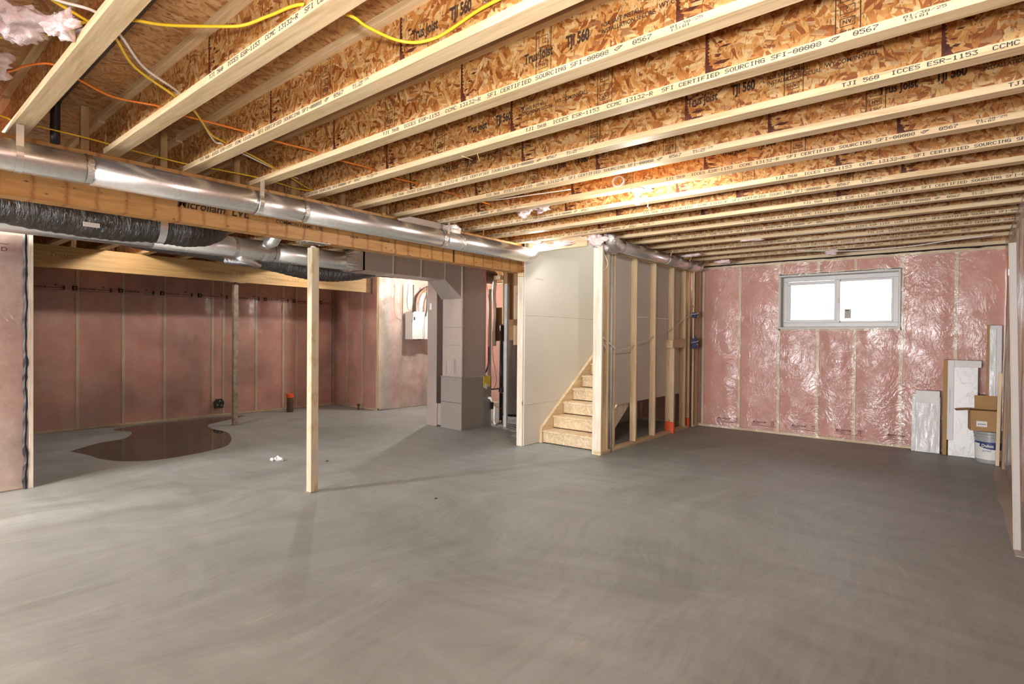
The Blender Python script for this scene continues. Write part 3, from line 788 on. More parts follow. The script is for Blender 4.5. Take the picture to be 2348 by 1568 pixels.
# ================================================================== BEAMS AND POSTS
bt = thing('laminated_beam', (2, 4.55, 2.244), 'orange laminated beam with dark glue stripes behind the round duct', 'beam')
for i in range(3):
    y0 = 4.48 + i * .0445
    obj('ply', B(-8.9, 4.37, y0, y0 + .0435, 2.244, JB - .001, .002), M['lvl'], bt)
    obj('ply', B(4.374, 5.62, y0, y0 + .0435, 2.244, JB - .001, .002), M['lvl'], bt)
bm = bmesh.new(); fn = lambda u, v: Vector((u, 4.4792, v))
font_text(bm, 'Microllam  LVL', 1.55, 2.350, .085, fn, 1.0, .02, .15); font_text(bm, 'COMMON NAME  1.9E', 2.3, 2.353, .04, fn, 1.1, .01); font_text(bm, '20670', 3.02, 2.33, .03, fn, 1.2, .02)
font_text(bm, '01/30/25', 3.35, 2.345, .03, fn, 1.2, .01)
obj('beam_print', bm, M['web_ink'], bt)
obj('splice_gap', B(4.36, 4.385, 4.4785, 4.4795, 2.25, 2.5), M['glue'], bt)

rb = thing('strand_beam', (4, 8.8, 2.23), 'tan strand beam across the rear bay above the pink wall', 'beam')
obj('beam_body', B(1.1, 6.24, 8.75, 8.84, 2.225, RB - .001, .002), M['lsl_x'], rb)
obj('end_block', B(6.24, 6.37, 8.752, 8.838, 2.225, RB - .001, .002), M['stud_x'], rb)
bm = bmesh.new(); fn = lambda u, v: Vector((u, 8.749, v))
font_text(bm, 'TrusJoist', 1.6, 2.36, .09, fn, 1, .0, .2); font_text(bm, 'TimberStrand LSL  1.55E', 3.3, 2.33, .07, fn, 1, .0, .15); font_text(bm, 'TimberStrand LSL  1.55E', 4.3, 2.31, .06, fn, 1, .0, .15)
obj('beam_print', bm, M['faint_ink'], rb)
obj('hanger_strap', B(6.36, 6.41, 8.735, 8.75, 2.2, 2.5, .002), M['seal'], rb)

def post(x, y, ztop, label, w_=.075, mat='post', rot=.0):
    t = thing('support_post', (x, y, 0), label, 'post')
    R = Matrix.Translation((x, y, 0)) @ Matrix.Rotation(rot, 4, 'Z')
    obj('shaft', B(-w_ / 2, w_ / 2, -w_ / 2, w_ / 2, .004, ztop - .045, .004, R), M[mat], t, smooth=False)
    obj('foot_plate', B(-w_ * .6, w_ * .6, -w_ * .6, w_ * .6, 0, .004, 0, R), M['steel'], t)
    bm = bmesh.new(); tube(bm, [(x, y, ztop - .06), (x, y, ztop - .006)], .011, 10); obj('jack_screw', bm, M['rust'], t)
    bm = bmesh.new(); lathe(bm, [(.026, ztop - .05), (.026, ztop - .035), (.016, ztop - .033)], x, y, 6); obj('jack_nut', bm, M['steel'], t)
    tp = obj('top_plate', B(-.13, .13, -.075, .075, ztop - .007, ztop - .001, .001, Matrix.Translation((x, y, 0))), M['steel'], t)
    for dx in (-.09, .09):
        for dy in (-.05, .05):
            bm = bmesh.new(); lathe(bm, [(.008, ztop - .012), (.01, ztop - .008), (.0, ztop - .007)], x + dx, y + dy, 8); obj('screw', bm, M['tape'], tp)
    return t
post(2.685, 4.547, 2.244, 'pale rust-streaked square post holding the orange beam')
post(3.87, 8.795, 2.225, 'dim grey-brown post under the rear strand beam by the pink wall', .07, 'post_grey')

# ================================================================== STAIR
SX, SZ, RUN, RISE = 5.92, .172, .24, .17
lw = struct('wall_stair_left', (5.6, 4.42, 0), 'drywalled wall on the left side of the stair')
obj('end_stud', B(5.565, 5.605, 4.424, 4.515, .0, 2.19, .003), M['cream_z'], lw)
obj('end_block', B(5.565, 5.605, 4.424, 4.515, 2.193, 2.242, .002), M['stud_y'], lw)
obj('plate', B(5.61, 8.8, 4.426, 4.515, 0, .038), M['stud_x'], lw)
obj('plate', B(5.61, 8.8, 4.426, 4.515, 2.5, 2.54), M['stud_x'], lw)
for x in (5.98, 6.38, 6.78, 7.18, 7.58, 7.98, 8.38): obj('stud', B(x, x + .038, 4.427, 4.514, .038, 2.5), M['stud_z'], lw)
for z0, z1 in ((.005, .5255), (.5285, 1.6885), (1.6915, 2.9)): obj('drywall_sheet', B(5.585, 8.8, 4.408, 4.421, z0, z1, .001), M['drywall'], lw)
bm = bmesh.new(); fn = lambda u, v: Vector((u, 4.4072, v))
for i in range(7): rect(bm, 5.80 + i * .028, 5.815 + i * .028, 2.175 - i * .001, 2.195, fn)
obj('printed_mark', bm, M['grey_paper'], lw)

st = thing('staircase', (5.92, 4.0, 0), 'rough strand board basement stair rising between the two stair walls', 'stair')
def stringer(y0, y1, mat):
    bm = bmesh.new(); sl = RISE / RUN; zt = lambda x: .235 + sl * (x - SX); zb_ = lambda x: zt(x) - .29
    xs = SX - .005
    xe = 8.7; xz = xs + (.29 - .235) / sl
    prism(bm, [(xs, 0.002), (max(xz, xs + .02), 0.002), (xe, zb_(xe)), (xe, zt(xe)), (xs, zt(xs) - .035)], lambda a, b, d: Vector((a, d, b)), y0, y1)
    return obj('stringer', bm, mat, st)
stringer(4.362, 4.406, M['stud_x']); stringer(3.5, 3.54, M['cream_z'])
for i in range(11):
    x, z = SX + .02 + RUN * i, SZ + RISE * i
    obj('tread', B(x - .02, x + RUN + .03, 3.542, 4.360, z - .028, z, .004), M['osb_pale'], st)
    obj('riser', B(x + .002, x + .018, 3.545, 4.358, (z - RISE + .012) if i else .012, z - .03), M['osb_pale'], st)
rw = struct('wall_stair_right', (5.77, 3.43, 0), 'open stud wall on the right side of the stair')
obj('corner_stud', B(5.765, 5.803, 3.375, 3.497, .0, 2.60, .003), M['cream_z'], rw)
obj('corner_base', B(5.762, 5.764, 3.38, 3.475, .0, .05), M['stud_y'], rw)
RS = [(5.925, 5.963, 'stud_z'), (6.085, 6.123, 'stud_z'), (6.675, 6.713, 'stud_z'), (7.248, 7.286, 'stud_z'), (7.862, 7.90, 'stud_z'), (8.31, 8.348, 'stud_z'), (8.468, 8.506, 'stud_z')]
for a, b, m_ in RS: obj('stud', B(a, b, 3.382, 3.471, .039, 2.46, .003), M[m_], rw)
obj('bottom_plate', B(5.81, 6.005, 3.38, 3.473, 0, .038, .003), M['stud_x'], rw)
obj('bottom_plate', B(6.06, 8.52, 3.38, 3.473, 0, .038, .003), M['stud_x'], rw)
obj('top_plate', B(5.81, 8.78, 3.38, 3.473, 2.462, 2.50, .003), M['stud_x'], rw)
for z0, z1 in ((.55, 1.6985), (1.7015, 2.9)): obj('drywall_sheet', B(5.81, 8.36, 3.474, 3.487, z0, z1, .001), M['drywall'], rw)
obj('jack_stud', B(7.82, 7.86, 3.35, 3.485, .0, 1.262, .003), M['stud_z'], rw)
obj('block', B(7.79, 7.858, 3.36, 3.482, 1.264, 1.385, .003), M['stud_x'], rw)
obj('block', B(7.91, 8.30, 3.385, 3.47, 1.27, 1.40, .003), M['stud_x'], rw)
bm = bmesh.new(); box(bm, 7.817, 7.864, 3.346, 3.489, 0.001, .17, .002); tag(obj('marking_tape', bm, M['orange_paint'], rw), 'orange marking tape around the foot of the stud')
bm = bmesh.new(); box(bm, 8.465, 8.509, 3.378, 3.474, 0.001, .16, .002); tag(obj('marking_tape', bm, M['orange_paint'], rw), 'orange marking tape around the foot of the stud')
obj('corner_board', B(8.62, 8.80, 3.36, 3.40, .0, 2.5, .003), M['stud_z'], rw)
seal(rw, wall_frame((0, 3.355, 0), (1, 0, 0), (0, -1, 0)), [(8.6, .05), (8.6, 2.46)], .03, 15, .004)
hd = thing('header_board', (5.6, 4, 2.53), 'pale header board across the top of the stair opening', 'beam')
obj('board', B(5.61, 5.65, 3.50, 4.405, 2.50, JB - .001, .003), M['stud_y'], hd)
cv = thing('conduit', (6.03, 3.36, 0), 'thin grey vertical conduit against the stair stud wall', 'conduit')
bm = bmesh.new(); tube(bm, [(6.03, 3.40, 0), (6.03, 3.40, 2.43)], .021, 14); obj('pipe', bm, M['grey_pvc'], cv, smooth=True)

# white wires strung through the studs
def cable(name, pts, r, mat, label, cat='cable', group=None, seg=8, sub=6):
    return tag(obj(name, T(pts, r, seg, sub), M[mat], None, pts[0], smooth=True), label, cat, group)
cable('stud_wire', [(5.84, 3.43, 1.44), (6.05, 3.36, 1.29), (6.22, 3.42, 1.255), (6.51, 3.40, 1.285), (6.76, 3.42, 1.34), (7.15, 3.40, 1.424), (7.36, 3.42, 1.462), (7.88, 3.40, 1.56), (8.24, 3.40, 1.69), (8.5, 3.36, 1.775)], .0055, 'white_cable', 'white wire strung through the studs of the stair wall')
cable('stud_wire', [(5.82, 3.40, 2.45), (5.86, 3.36, 2.3), (5.84, 3.42, 2.2)], .004, 'white_cable', 'short white wire hanging at the top of the stair corner')
def loops(cx, cy, cz, r, n, ax='x'):
    return [(cx + (.01 * i / 8), cy + r * math.cos(i * .8), cz + r * .9 * math.sin(i * .8)) for i in range(n)]
cable('wire_coil', loops(5.86, 3.42, 1.30, .035, 14), .004, 'white_cable', 'small coil of white wire on the corner stud')
for z, lab in ((1.785, 'upper'), (1.345, 'lower')):
    t = thing('outlet_box', (8.53, 3.36, z), 'dark blue outlet box, the %s of two at the stair corner' % lab, 'outlet box')
    if lab == 'upper':
        bm = B(8.50, 8.60, 3.29, 3.355, z - .05, z + .035, .006); obj('box_body', bm, M['blue_plastic'], t)
        obj('flap', B(8.46, 8.51, 3.325, 3.335, z - .03, z + .01, .003, None), M['blue_plastic'], t)
    else:
        bm = bmesh.new(); prism(bm, [(8.49, z - .09), (8.575, z - .10), (8.62, z + .07), (8.5, z + .06)], lambda a, b, d: Vector((a, d, b)), 3.29, 3.355); obj('box_body', bm, M['blue_plastic'], t)
        obj('flap', B(8.52, 8.56, 3.30, 3.31, z + .06, z + .11, .004), M['blue_plastic'], t)
    for dz in (-.03, .02):
        bm = bmesh.new(); bmesh.ops.create_icosphere(bm, subdivisions=1, radius=.011, matrix=Matrix.Translation((8.55, 3.285, z + dz))); obj('screw', bm, M['grey_paper'], t)
    bm = T([(8.44, 3.34, z + .0), (8.53, 3.27, z + .02), (8.6, 3.3, z + .04)], .005, 6); obj('wire_end', bm, M['white_cable'], t)

# ================================================================== DUCTS
def straight_duct(t, x0, x1, y, z, r, mat, seams, seg=40):
    xs = [x0] + sorted(seams) + [x1]
    for a, b in zip(xs, xs[1:]):
        bm = bmesh.new(); tube(bm, [(a, y, z), (b - .045, y, z), (b - .035, y, z), (b, y, z)], [r, r, r * .985, r * .985], seg); obj('duct_section', bm, mat, t, smooth=True)
def wrap_tape(t, x, y, z, r, w_=.036, ang0=-1.2, ang1=2.4, mat='foil', name='foil_tape'):
    bm = bmesh.new(); n = 26; A = []
    for i in range(n + 1):
        a = ang0 + (ang1 - ang0) * i / n
        o_ = .006 * noise.noise(Vector((x * 3, i * .5, 0))); rr = r + .002 + .002 * random.random()
        A.append([bm.verts.new((x + o_ + s * w_ / 2, y - rr * math.cos(a), z + rr * math.sin(a))) for s in (-1, 0, 1)])
    for p, q in zip(A, A[1:]):
        for j in range(2): bm.faces.new((p[j], p[j + 1], q[j + 1], q[j]))
    return obj(name, bm, M[mat], t)
def strap(x, y, z, r, ztop, label, w_=.03, yo=0.0):
    """sheet metal hanger strap round a duct and up to the joists"""
    bm = bmesh.new(); A = []; n = 20
    pts = [(y - r * .98 - yo, ztop)] + [(y - (r + .003) * math.cos(a), z + (r + .003) * math.sin(a)) for a in [(.45 - 3.9 * i / n) for i in range(n + 1)]]
    for (b, c) in pts: A.append((bm.verts.new((x - w_ / 2, b, c)), bm.verts.new((x + w_ / 2, b, c))))
    for p, q in zip(A, A[1:]): bm.faces.new((p[0], p[1], q[1], q[0]))
    return tag(obj('hanger_strap', bm, M['tape'], None, (x, y, ztop)), label, 'strap', 'duct hanger straps')
DY, DZ, DR = 4.312, 2.448, .094
d1 = thing('round_duct', (2, DY, DZ), 'long shiny round duct running under the joists in front of the orange beam', 'duct')
straight_duct(d1, -4.4, 5.50, DY, DZ, DR, M['galv'], [-.9, .99, 2.04, 2.45, 4.02])
for x in (.99, 2.45, 4.02, 4.3): wrap_tape(d1, x - .01, DY, DZ, DR)
el = bmesh.new()
tube(el, [(5.46, DY, DZ), (5.50, DY, DZ), (5.56, DY + .005, DZ + .012), (5.62, DY + .01, DZ + .045), (5.655, DY + .012, DZ + .10), (5.665, DY + .012, DZ + .16)], DR * 1.012, 32); obj('elbow', el, M['foil'], d1, smooth=True)
# flat branch boot on top of the duct
bm = bmesh.new()
prism(bm, [(3.50, 2.535), (4.16, 2.50), (4.20, 2.52), (4.19, 2.60), (4.02, 2.611), (3.62, 2.612), (3.45, 2.56)], lambda a, b, d: Vector((a, d, b)), 4.33, 4.43); obj('branch_boot', bm, M['sheet'], d1)
bm = bmesh.new(); prism(bm, [(4.12, 2.51), (4.24, 2.47), (4.26, 2.58), (4.19, 2.612), (4.10, 2.60)], lambda a, b, d: Vector((a, d, b)), 4.25, 4.44); obj('boot_collar', bm, M['foil'], d1)
strap(.645, DY, DZ, DR, 2.612, 'bright metal hanger strap on the left of the long round duct', .035)
strap(2.06, DY, DZ, DR, 2.612, 'metal hanger strap at the middle seam of the long round duct', .034)
strap(4.05, DY, DZ, DR, 2.612, 'metal hanger strap beside the taped branch of the long round duct', .03)

EY2, EZ2, ER2 = 6.0, 2.336, .110
d2 = thing('round_duct', (2, EY2, EZ2), 'grey round duct behind the orange beam joining the rectangular trunk', 'duct')
straight_duct(d2, -2.4, 3.98, EY2, EZ2, ER2, M['galv'], [1.86, 3.06])
for x in (2.62, 3.06): wrap_tape(d2, x, EY2, EZ2, ER2, .04)
bm = bmesh.new()
R0 = [(3.93, EY2 + .112 * math.cos(2 * math.pi * k / 24), EZ2 + .112 * math.sin(2 * math.pi * k / 24)) for k in range(24)]
R1 = []
for k in range(24):
    a = 2 * math.pi * k / 24; c, s_ = math.cos(a), math.sin(a); q = 1 / max(abs(c), abs(s_))
    R1.append((4.10, 6.045 + .185 * max(-1, min(1, c * q)), 2.365 + .131 * max(-1, min(1, s_ * q))))
A = [bm.verts.new(p) for p in R0]; Bv = [bm.verts.new(p) for p in R1]; Cv = [bm.verts.new((4.17, p[1], p[2])) for p in R1]
for k in range(24):
    bm.faces.new((A[k], A[(k + 1) % 24], Bv[(k + 1) % 24], Bv[k])); bm.faces.new((Bv[k], Bv[(k + 1) % 24], Cv[(k + 1) % 24], Cv[k]))
bmesh.ops.recalc_face_normals(bm, faces=bm.faces)
obj('transition', bm, M['galv'], d2); wrap_tape(d2, 4.02, 6.01, 2.345, .128, .05, -1.4, 1.6)
bm = bmesh.new(); tube(bm, [(2.95, 5.93, 2.40), (2.98, 5.86, 2.43), (3.0, 5.80, 2.50), (3.0, 5.79, 2.60)], .062, 20); obj('takeoff_elbow', bm, M['galv'], d2, smooth=True)
bm = bmesh.new(); tube(bm, [(2.66, 5.97, 2.25), (2.95, 6.15, 2.21), (2.70, 6.38, 2.24)], .05, 16); obj('takeoff_collar', bm, M['foil'], d2, smooth=True)
strap(2.93, EY2, EZ2, ER2, 2.60, 'pale hanger strap on the grey round duct left of the post', .05)

tr_ = thing('trunk_duct', (4.8, 6.045, 2.234), 'rectangular sheet metal trunk duct feeding the furnace plenum', 'duct')
for a, b in ((4.14, 4.62), (4.625, 5.10), (5.105, 5.55)): obj('trunk_section', B(a, b, 5.86, 6.23, 2.234, 2.497, .002), M['sheet'], tr_)
for x in (4.62, 5.10): 
    bm = bmesh.new(); box(bm, x - .008, x + .012, 5.853, 6.237, 2.228, 2.50); obj('drive_cleat', bm, M['galv'], tr_)
bm = bmesh.new()   # flared wedge into the plenum
vs = [(5.55, 5.86, 2.497), (5.55, 6.23, 2.497), (5.55, 6.23, 2.234), (5.55, 5.86, 2.234), (5.90, 5.85, 2.497), (5.90, 6.30, 2.497), (5.90, 6.30, 1.98), (5.90, 5.85, 1.98)]
V = [bm.verts.new(p) for p in vs]
for f in ((0, 1, 2, 3), (4, 7, 6, 5), (0, 3, 7, 4), (1, 5, 6, 2), (3, 2, 6, 7), (0, 4, 5, 1)): bm.faces.new([V[i] for i in f])
bmesh.ops.recalc_face_normals(bm, faces=bm.faces); obj('plenum_transition', bm, M['sheet'], tr_)
bm = bmesh.new(); box(bm, 5.548, 5.556, 5.855, 5.86, 2.234, 2.49); box(bm, 5.885, 5.905, 5.84, 5.85, 1.97, 2.49); obj('taped_seam', bm, M['tape'], tr_)

fu = thing('furnace', (6.1, 6.05, 0), 'taupe furnace cabinet under a tall sheet metal plenum', 'furnace')
obj('cabinet', B(5.885, 6.56, 5.84, 6.29, .0, .79, .004), M['furnace'], fu)
obj('door_seam', B(5.88, 5.886, 5.845, 6.285, .405, .409), M['black'], fu)
pl_ = obj('plenum', B(5.905, 6.43, 5.85, 6.28, .795, 2.50, .003), M['sheet'], fu)
for z in (1.55, 1.28): obj('cross_break', B(5.901, 5.9052, 5.86, 6.27, z - .002, z + .002), M['galv'], pl_)
obj('corner_seam', B(5.897, 5.912, 5.842, 5.858, .80, 1.98), M['tape'], pl_)
obj('base_flange', B(5.88, 6.45, 5.838, 6.292, .788, .802), M['galv'], fu)
ap = obj('access_panel', B(5.898, 5.904, 6.0, 6.18, .83, 1.06, .001), M['sheet'], pl_)
for y in (6.0, 6.17):
    bm = bmesh.new(); box(bm, 5.893, 5.899, y - .012, y + .016, .83, 1.06, .001); obj('panel_tape', bm, M['tape'], pl_)
tg = obj('warning_tag', B(6.36, 6.52, 5.828, 5.832, .62, .79), M['yellow_tag'], fu)
obj('tag_curl', B(6.37, 6.44, 5.826, 5.829, .60, .68, 0, Matrix.Translation((6.4, 5.83, .6)) @ Matrix.Rotation(.4, 4, 'Y') @ Matrix.Translation((-6.4, -5.83, -.6))), M['paper'], fu)
obj('knockout', B(6.50, 6.59, 5.815, 5.84, .26, .37, .006), M['black'], fu)
bm = T([(6.50, 5.838, .44), (6.50, 5.80, .44), (6.52, 5.795, .40)], .02, 12); obj('drain_elbow', bm, M['pvc'], fu, smooth=True)
rd = thing('return_duct', (6.1, 6.5, 0), 'narrow vertical return air duct left of the furnace', 'duct')
obj('drop', B(5.905, 6.35, 6.41, 6.63, .0, 2.30, .003), M['sheet'], rd)
obj('corner_seam', B(5.898, 5.912, 6.402, 6.416, .30, 2.2), M['tape'], rd)
obj('boot', B(5.93, 6.33, 6.30, 6.41, .02, .36, .003), M['sheet'], rd)
obj('label', B(5.899, 5.904, 6.53, 6.575, 1.83, 1.93), M['paper'], rd)
bm = bmesh.new(); tube(bm, spline([(6.0, 6.5, 2.30), (6.1, 6.45, 2.42), (6.5, 6.4, 2.46), (7.3, 6.5, 2.46)], 5), .12, 20); obj('return_flex', bm, M['flex'], rd, smooth=True)

# black insulated flex ducts
def flex(name, pts, r, label, sub=14):
    t = thing(name, pts[0], label, 'duct')
    P = spline(pts, sub); bm = bmesh.new()
    rr = [r * (1 + .025 * math.sin(i * 2.4) + .05 * noise.noise(Vector((i * .2, r * 9, 0)))) for i in range(len(P))]
    tube(bm, P, rr, 32); obj('jacket', bm, M['flex'], t, smooth=True)
    return t
f1 = flex('flex_duct', [(-2.4, 5.12, 2.36), (-.4, 5.12, 2.33), (.4, 5.1, 2.315), (.9, 5.1, 2.285), (1.25, 5.1, 2.27), (1.6, 5.1, 2.29), (1.85, 5.1, 2.295), (2.02, 5.15, 2.34), (2.14, 5.25, 2.44), (2.18, 5.32, 2.62)], .14, 'fat black flex duct bulging below the orange beam at the left')
obj('label', B(1.10, 1.20, 4.948, 4.951, 2.19, 2.222, 0), M['paper'], f1)
bm = bmesh.new(); A = []
for i in range(25):
    a = -1.3 + 4.2 * i / 24; rr = .147; cy, cz = 5.1, 2.29
    A.append((bm.verts.new((1.60, cy - rr * math.cos(a), cz + rr * math.sin(a))), bm.verts.new((1.655, cy - rr * math.cos(a), cz + rr * math.sin(a)))))
for p, q in zip(A, A[1:]): bm.faces.new((p[0], p[1], q[1], q[0]))
obj('metal_band', bm, M['tape'], f1)
flex('flex_duct', [(1.5, 6.75, 2.48), (2.1, 6.75, 2.42), (2.6, 6.72, 2.40), (3.3, 6.7, 2.34), (3.8, 6.7, 2.275), (4.2, 6.7, 2.265), (4.6, 6.7, 2.32), (5.0, 6.7, 2.40), (5.8, 6.72, 2.42), (6.6, 6.75, 2.42)], .125, 'sagging black flex duct behind the grey round duct')

# round duct along the top of the stair wall
PY, PZ, PR = 3.268, 2.519, .0755
d3 = thing('round_duct', (7.2, PY, PZ), 'short shiny round duct along the top of the stair stud wall', 'duct')
straight_duct(d3, 5.98, 8.46, PY, PZ, PR, M['galv'], [7.28, 8.02], 32)
bm = bmesh.new(); tube(bm, [(6.02, PY, PZ), (5.93, PY, PZ), (5.86, PY + .01, PZ + .02), (5.81, PY + .02, PZ + .07), (5.80, PY + .02, PZ + .13)], [.077, .08, .082, .082, .082], 24); obj('elbow', bm, M['foil'], d3, smooth=True)
bm = bmesh.new(); tube(bm, [(6.0, PY + .06, PZ - .02), (5.88, PY + .14, PZ - .03), (5.80, PY + .2, PZ + .03), (5.79, PY + .21, PZ + .1)], .07, 20); obj('side_elbow', bm, M['foil'], d3, smooth=True)
bm = bmesh.new(); tube(bm, [(8.44, PY, PZ), (8.50, PY, PZ + .012), (8.55, PY, PZ + .05), (8.56, PY, PZ + .12)], .078, 24); obj('end_elbow', bm, M['galv'], d3, smooth=True)
for x in (7.3, 7.98): strap(x, PY, PZ, PR, 2.625, 'thin bright strap round the short duct, %s of two' % ('left' if x < 7.5 else 'right'), .028, .03)

# ================================================================== UTILITY CORNER
hv = thing('ventilator_box', (7.2, 8.4, 1.35), 'light grey wall-hung ventilator box left of the return duct', 'ventilator')
obj('case', B(6.99, 7.55, 8.28, 8.50, 1.347, 1.886, .006), M['hrv'], hv)
obj('bottom_latch', B(7.12, 7.24, 8.272, 8.29, 1.335, 1.352, .002), M['black'], hv)
obj('knob', B(7.02, 7.05, 8.27, 8.282, 1.72, 1.78, .003), M['black'], hv)
bm = bmesh.new(); tube(bm, spline([(7.27, 8.38, 1.88), (7.27, 8.38, 2.05), (7.32, 8.37, 2.2), (7.5, 8.35, 2.33), (7.8, 8.3, 2.4)], 8), [.085 * (1 + .05 * (i % 2)) for i in range(33)], 20); obj('foil_hose', bm, M['foil'], hv, smooth=True)
for i, pts in enumerate(([(7.0, 8.27, 2.4), (7.0, 8.26, 2.05), (7.0, 8.265, 1.87)], [(7.33, 8.25, 2.4), (7.32, 8.24, 2.0), (7.3, 8.25, 1.8)])):
    obj('power_cord', T(pts, .012, 8), M['black'], hv, smooth=True)
cable('thermostat_wire', [(6.86, 8.25, 2.4), (6.84, 8.26, 2.15), (6.84, 8.26, 2.0), (6.87, 8.26, 1.92), (6.98, 8.26, 1.86), (6.96, 8.26, 1.66)], .005, 'rust', 'thin dark wire looping beside the ventilator box')
cable('thermostat_wire', [(7.3, 8.25, 1.85), (7.25, 8.24, 1.6), (7.26, 8.24, 1.4), (7.18, 8.24, 1.25), (7.25, 8.24, 1.12), (7.42, 8.24, 1.05), (7.6, 8.25, 1.03)], .004, 'rust', 'thin looping wires hanging below the ventilator box')

# framing, pipes and tank to the right of the furnace
ld = thing('landing_panel', (7.0, 5.3, 1.35), 'brown plywood skirt board of the stair landing behind the furnace', 'panel')
obj('skirt', B(6.98, 7.0, 4.62, 5.98, 1.36, 2.47, .002), M['brown_z'], ld)
obj('lower_skirt', B(6.97, 6.99, 5.95, 6.16, 1.34, 1.9, .002), M['brown_z'], ld)
obj('side', B(7.0, 8.6, 5.96, 5.98, 1.36, 2.47), M['brown_z'], ld)
obj('deck', B(6.98, 8.75, 4.62, 5.98, 2.472, 2.498), M['brown_z'], ld)
tag(obj('framing_block', B(6.70, 6.79, 5.80, 5.94, 2.33, 2.40, .003), M['stud_y'], None, (6.74, 5.87, 2.33)), 'pale wood block under the beam end right of the plenum', 'block')
tag(obj('hanging_board', B(6.80, 6.84, 5.73, 5.815, 1.62, 2.45, .003), M['brown_z'], None, (6.82, 5.77, 2.45)), 'brown board hanging beside the plenum', 'board')
tag(obj('hanging_stud', B(6.78, 6.80, 5.80, 5.822, 1.62, 2.45, .002), M['stud_z'], None, (6.79, 5.81, 2.45)), 'narrow pale stick hanging in front of the brown board', 'board')
tag(obj('short_stud', B(6.89, 6.93, 5.58, 5.67, 1.28, 2.24, .003), M['stud_z'], None, (6.91, 5.63, 1.28)), 'short upright stud against the brown landing panel', 'stud')
tag(obj('cross_block', B(6.84, 6.88, 5.30, 5.86, 1.60, 1.69, .003), M['brown_z'], None, (6.86, 5.6, 1.64)), 'horizontal wood cleat across the brown landing panel', 'block')
gp_ = thing('steel_stud', (6.6, 5.565, 0), 'thin grey upright post right of the furnace', 'post')
obj('shaft', B(6.575, 6.615, 5.545, 5.60, 0, 2.24, .003), M['grey_pvc'], gp_)
wt = thing('water_tank', (7.75, 6.32, 0), 'grey water tank in the dim corner behind the furnace', 'tank')
bm = bmesh.new(); lathe(bm, [(.27, .04), (.28, .06), (.28, 1.38), (.26, 1.42), (.1, 1.45)], 7.75, 6.32, 32); obj('jacket', bm, M['tank'], wt, smooth=True)
bm = bmesh.new(); lathe(bm, [(.25, .0), (.25, .04)], 7.75, 6.32, 24); obj('base_ring', bm, M['black'], wt)
bm = T([(7.68, 6.2, 1.44), (7.68, 6.2, 2.4)], .014, 8, 0); obj('copper_pipe', bm, M['copper'], wt, smooth=True)
dp = thing('drain_stack', (6.9, 5.96, 0), 'black vertical drain pipe behind the furnace', 'pipe')
bm = T([(6.9, 5.93, 0), (6.9, 5.93, 1.6)], .03, 14, 0); obj('pipe', bm, M['black'], dp, smooth=True)
bm = bmesh.new(); lathe(bm, [(.04, .5), (.04, .56)], 6.9, 5.93, 16); obj('coupling', bm, M['black'], dp)
pv = thing('condensate_pipe', (6.62, 5.83, 0), 'white plastic drain pipe at the foot of the furnace', 'pipe')
bm = bmesh.new(); tube(bm, [(6.60, 5.81, .30), (6.60, 5.81, .055)], .016, 12); obj('riser', bm, M['pvc'], pv, smooth=True)
bm = bmesh.new(); tube(bm, spline([(6.60, 5.81, .06), (6.605, 5.81, .03), (6.64, 5.81, .022), (6.86, 5.90, .022)], 4), .017, 12); obj('floor_run', bm, M['pvc'], pv, smooth=True)
cable('water_pipe', [(6.66, 6.0, 1.25), (6.66, 6.0, 1.0), (6.60, 5.99, .86), (6.50, 5.98, .792)], .014, 'blue_pipe', 'short blue water pipe right of the plenum', 'pipe')
cable('flue_hose', [(6.95, 6.12, 2.4), (6.93, 6.13, 2.1), (6.95, 6.12, 1.8), (6.93, 6.12, 1.5), (6.94, 6.12, 1.26)], .035, 'foil', 'crinkled silver hose hanging right of the plenum', 'hose')
cable('pvc_flue', [(6.84, 6.14, 2.2), (6.84, 6.14, 0)], .03, 'pvc', 'white plastic flue pipe right of the plenum', 'pipe', sub=0)
cable('control_wire', [(6.35, 5.84, 2.45), (6.42, 5.83, 2.2), (6.46, 5.82, 1.9), (6.45, 5.82, 1.5), (6.46, 5.83, 1.0), (6.50, 5.83, .8)], .004, 'red', 'thin red wire running down the side of the plenum')
cable('control_wire', [(6.60, 5.86, 1.5), (6.60, 5.85, 1.1), (6.64, 5.84, .9), (6.68, 5.84, .7), (6.60, 5.83, .58)], .004, 'rust', 'dark control wire beside the furnace')
cable('control_wire', [(6.58, 5.83, .36), (6.68, 5.80, .27), (6.76, 5.80, .26), (6.85, 5.80, .33), (6.85, 5.80, .45), (6.74, 5.82, .52)], .004, 'red', 'red wire loop near the furnace foot')
cable('gas_pipe', [(6.57, 5.87, .57), (6.8, 5.85, .57), (6.92, 5.83, .59)], .012, 'rust', 'dark gas pipe stub from the furnace side', 'pipe', sub=0)

# ================================================================== BARE BULBS
def bulb(x, y, zmount, label, k=1.0):
    t = thing('bulb_fixture', (x, y, zmount), label, 'light', 'bare bulb fixtures')
    bm = bmesh.new(); lathe(bm, [(.02, zmount), (.055, zmount - .002), (.056, zmount - .012), (.036, zmount - .022), (.024, zmount - .03), (.023, zmount - .052), (.0, zmount - .052)], x, y, 24); obj('holder', bm, M['porcelain'], t, smooth=True)
    bm = bmesh.new(); bmesh.ops.create_uvsphere(bm, u_segments=20, v_segments=12, radius=.03, matrix=Matrix.Translation((x, y, zmount - .098)))
    b_ = obj('glass_bulb', bm, glow('lit_bulb_glass', k), t, smooth=True)
    bm = bmesh.new(); lathe(bm, [(.014, zmount - .052), (.015, zmount - .072), (.012, zmount - .073)], x, y, 12); obj('screw_base', bm, M['steel'], t)
    return t
vb = bulb(4.075, 2.07, JB - .001, 'lit bare bulb in a white holder under the joists', 1.5)
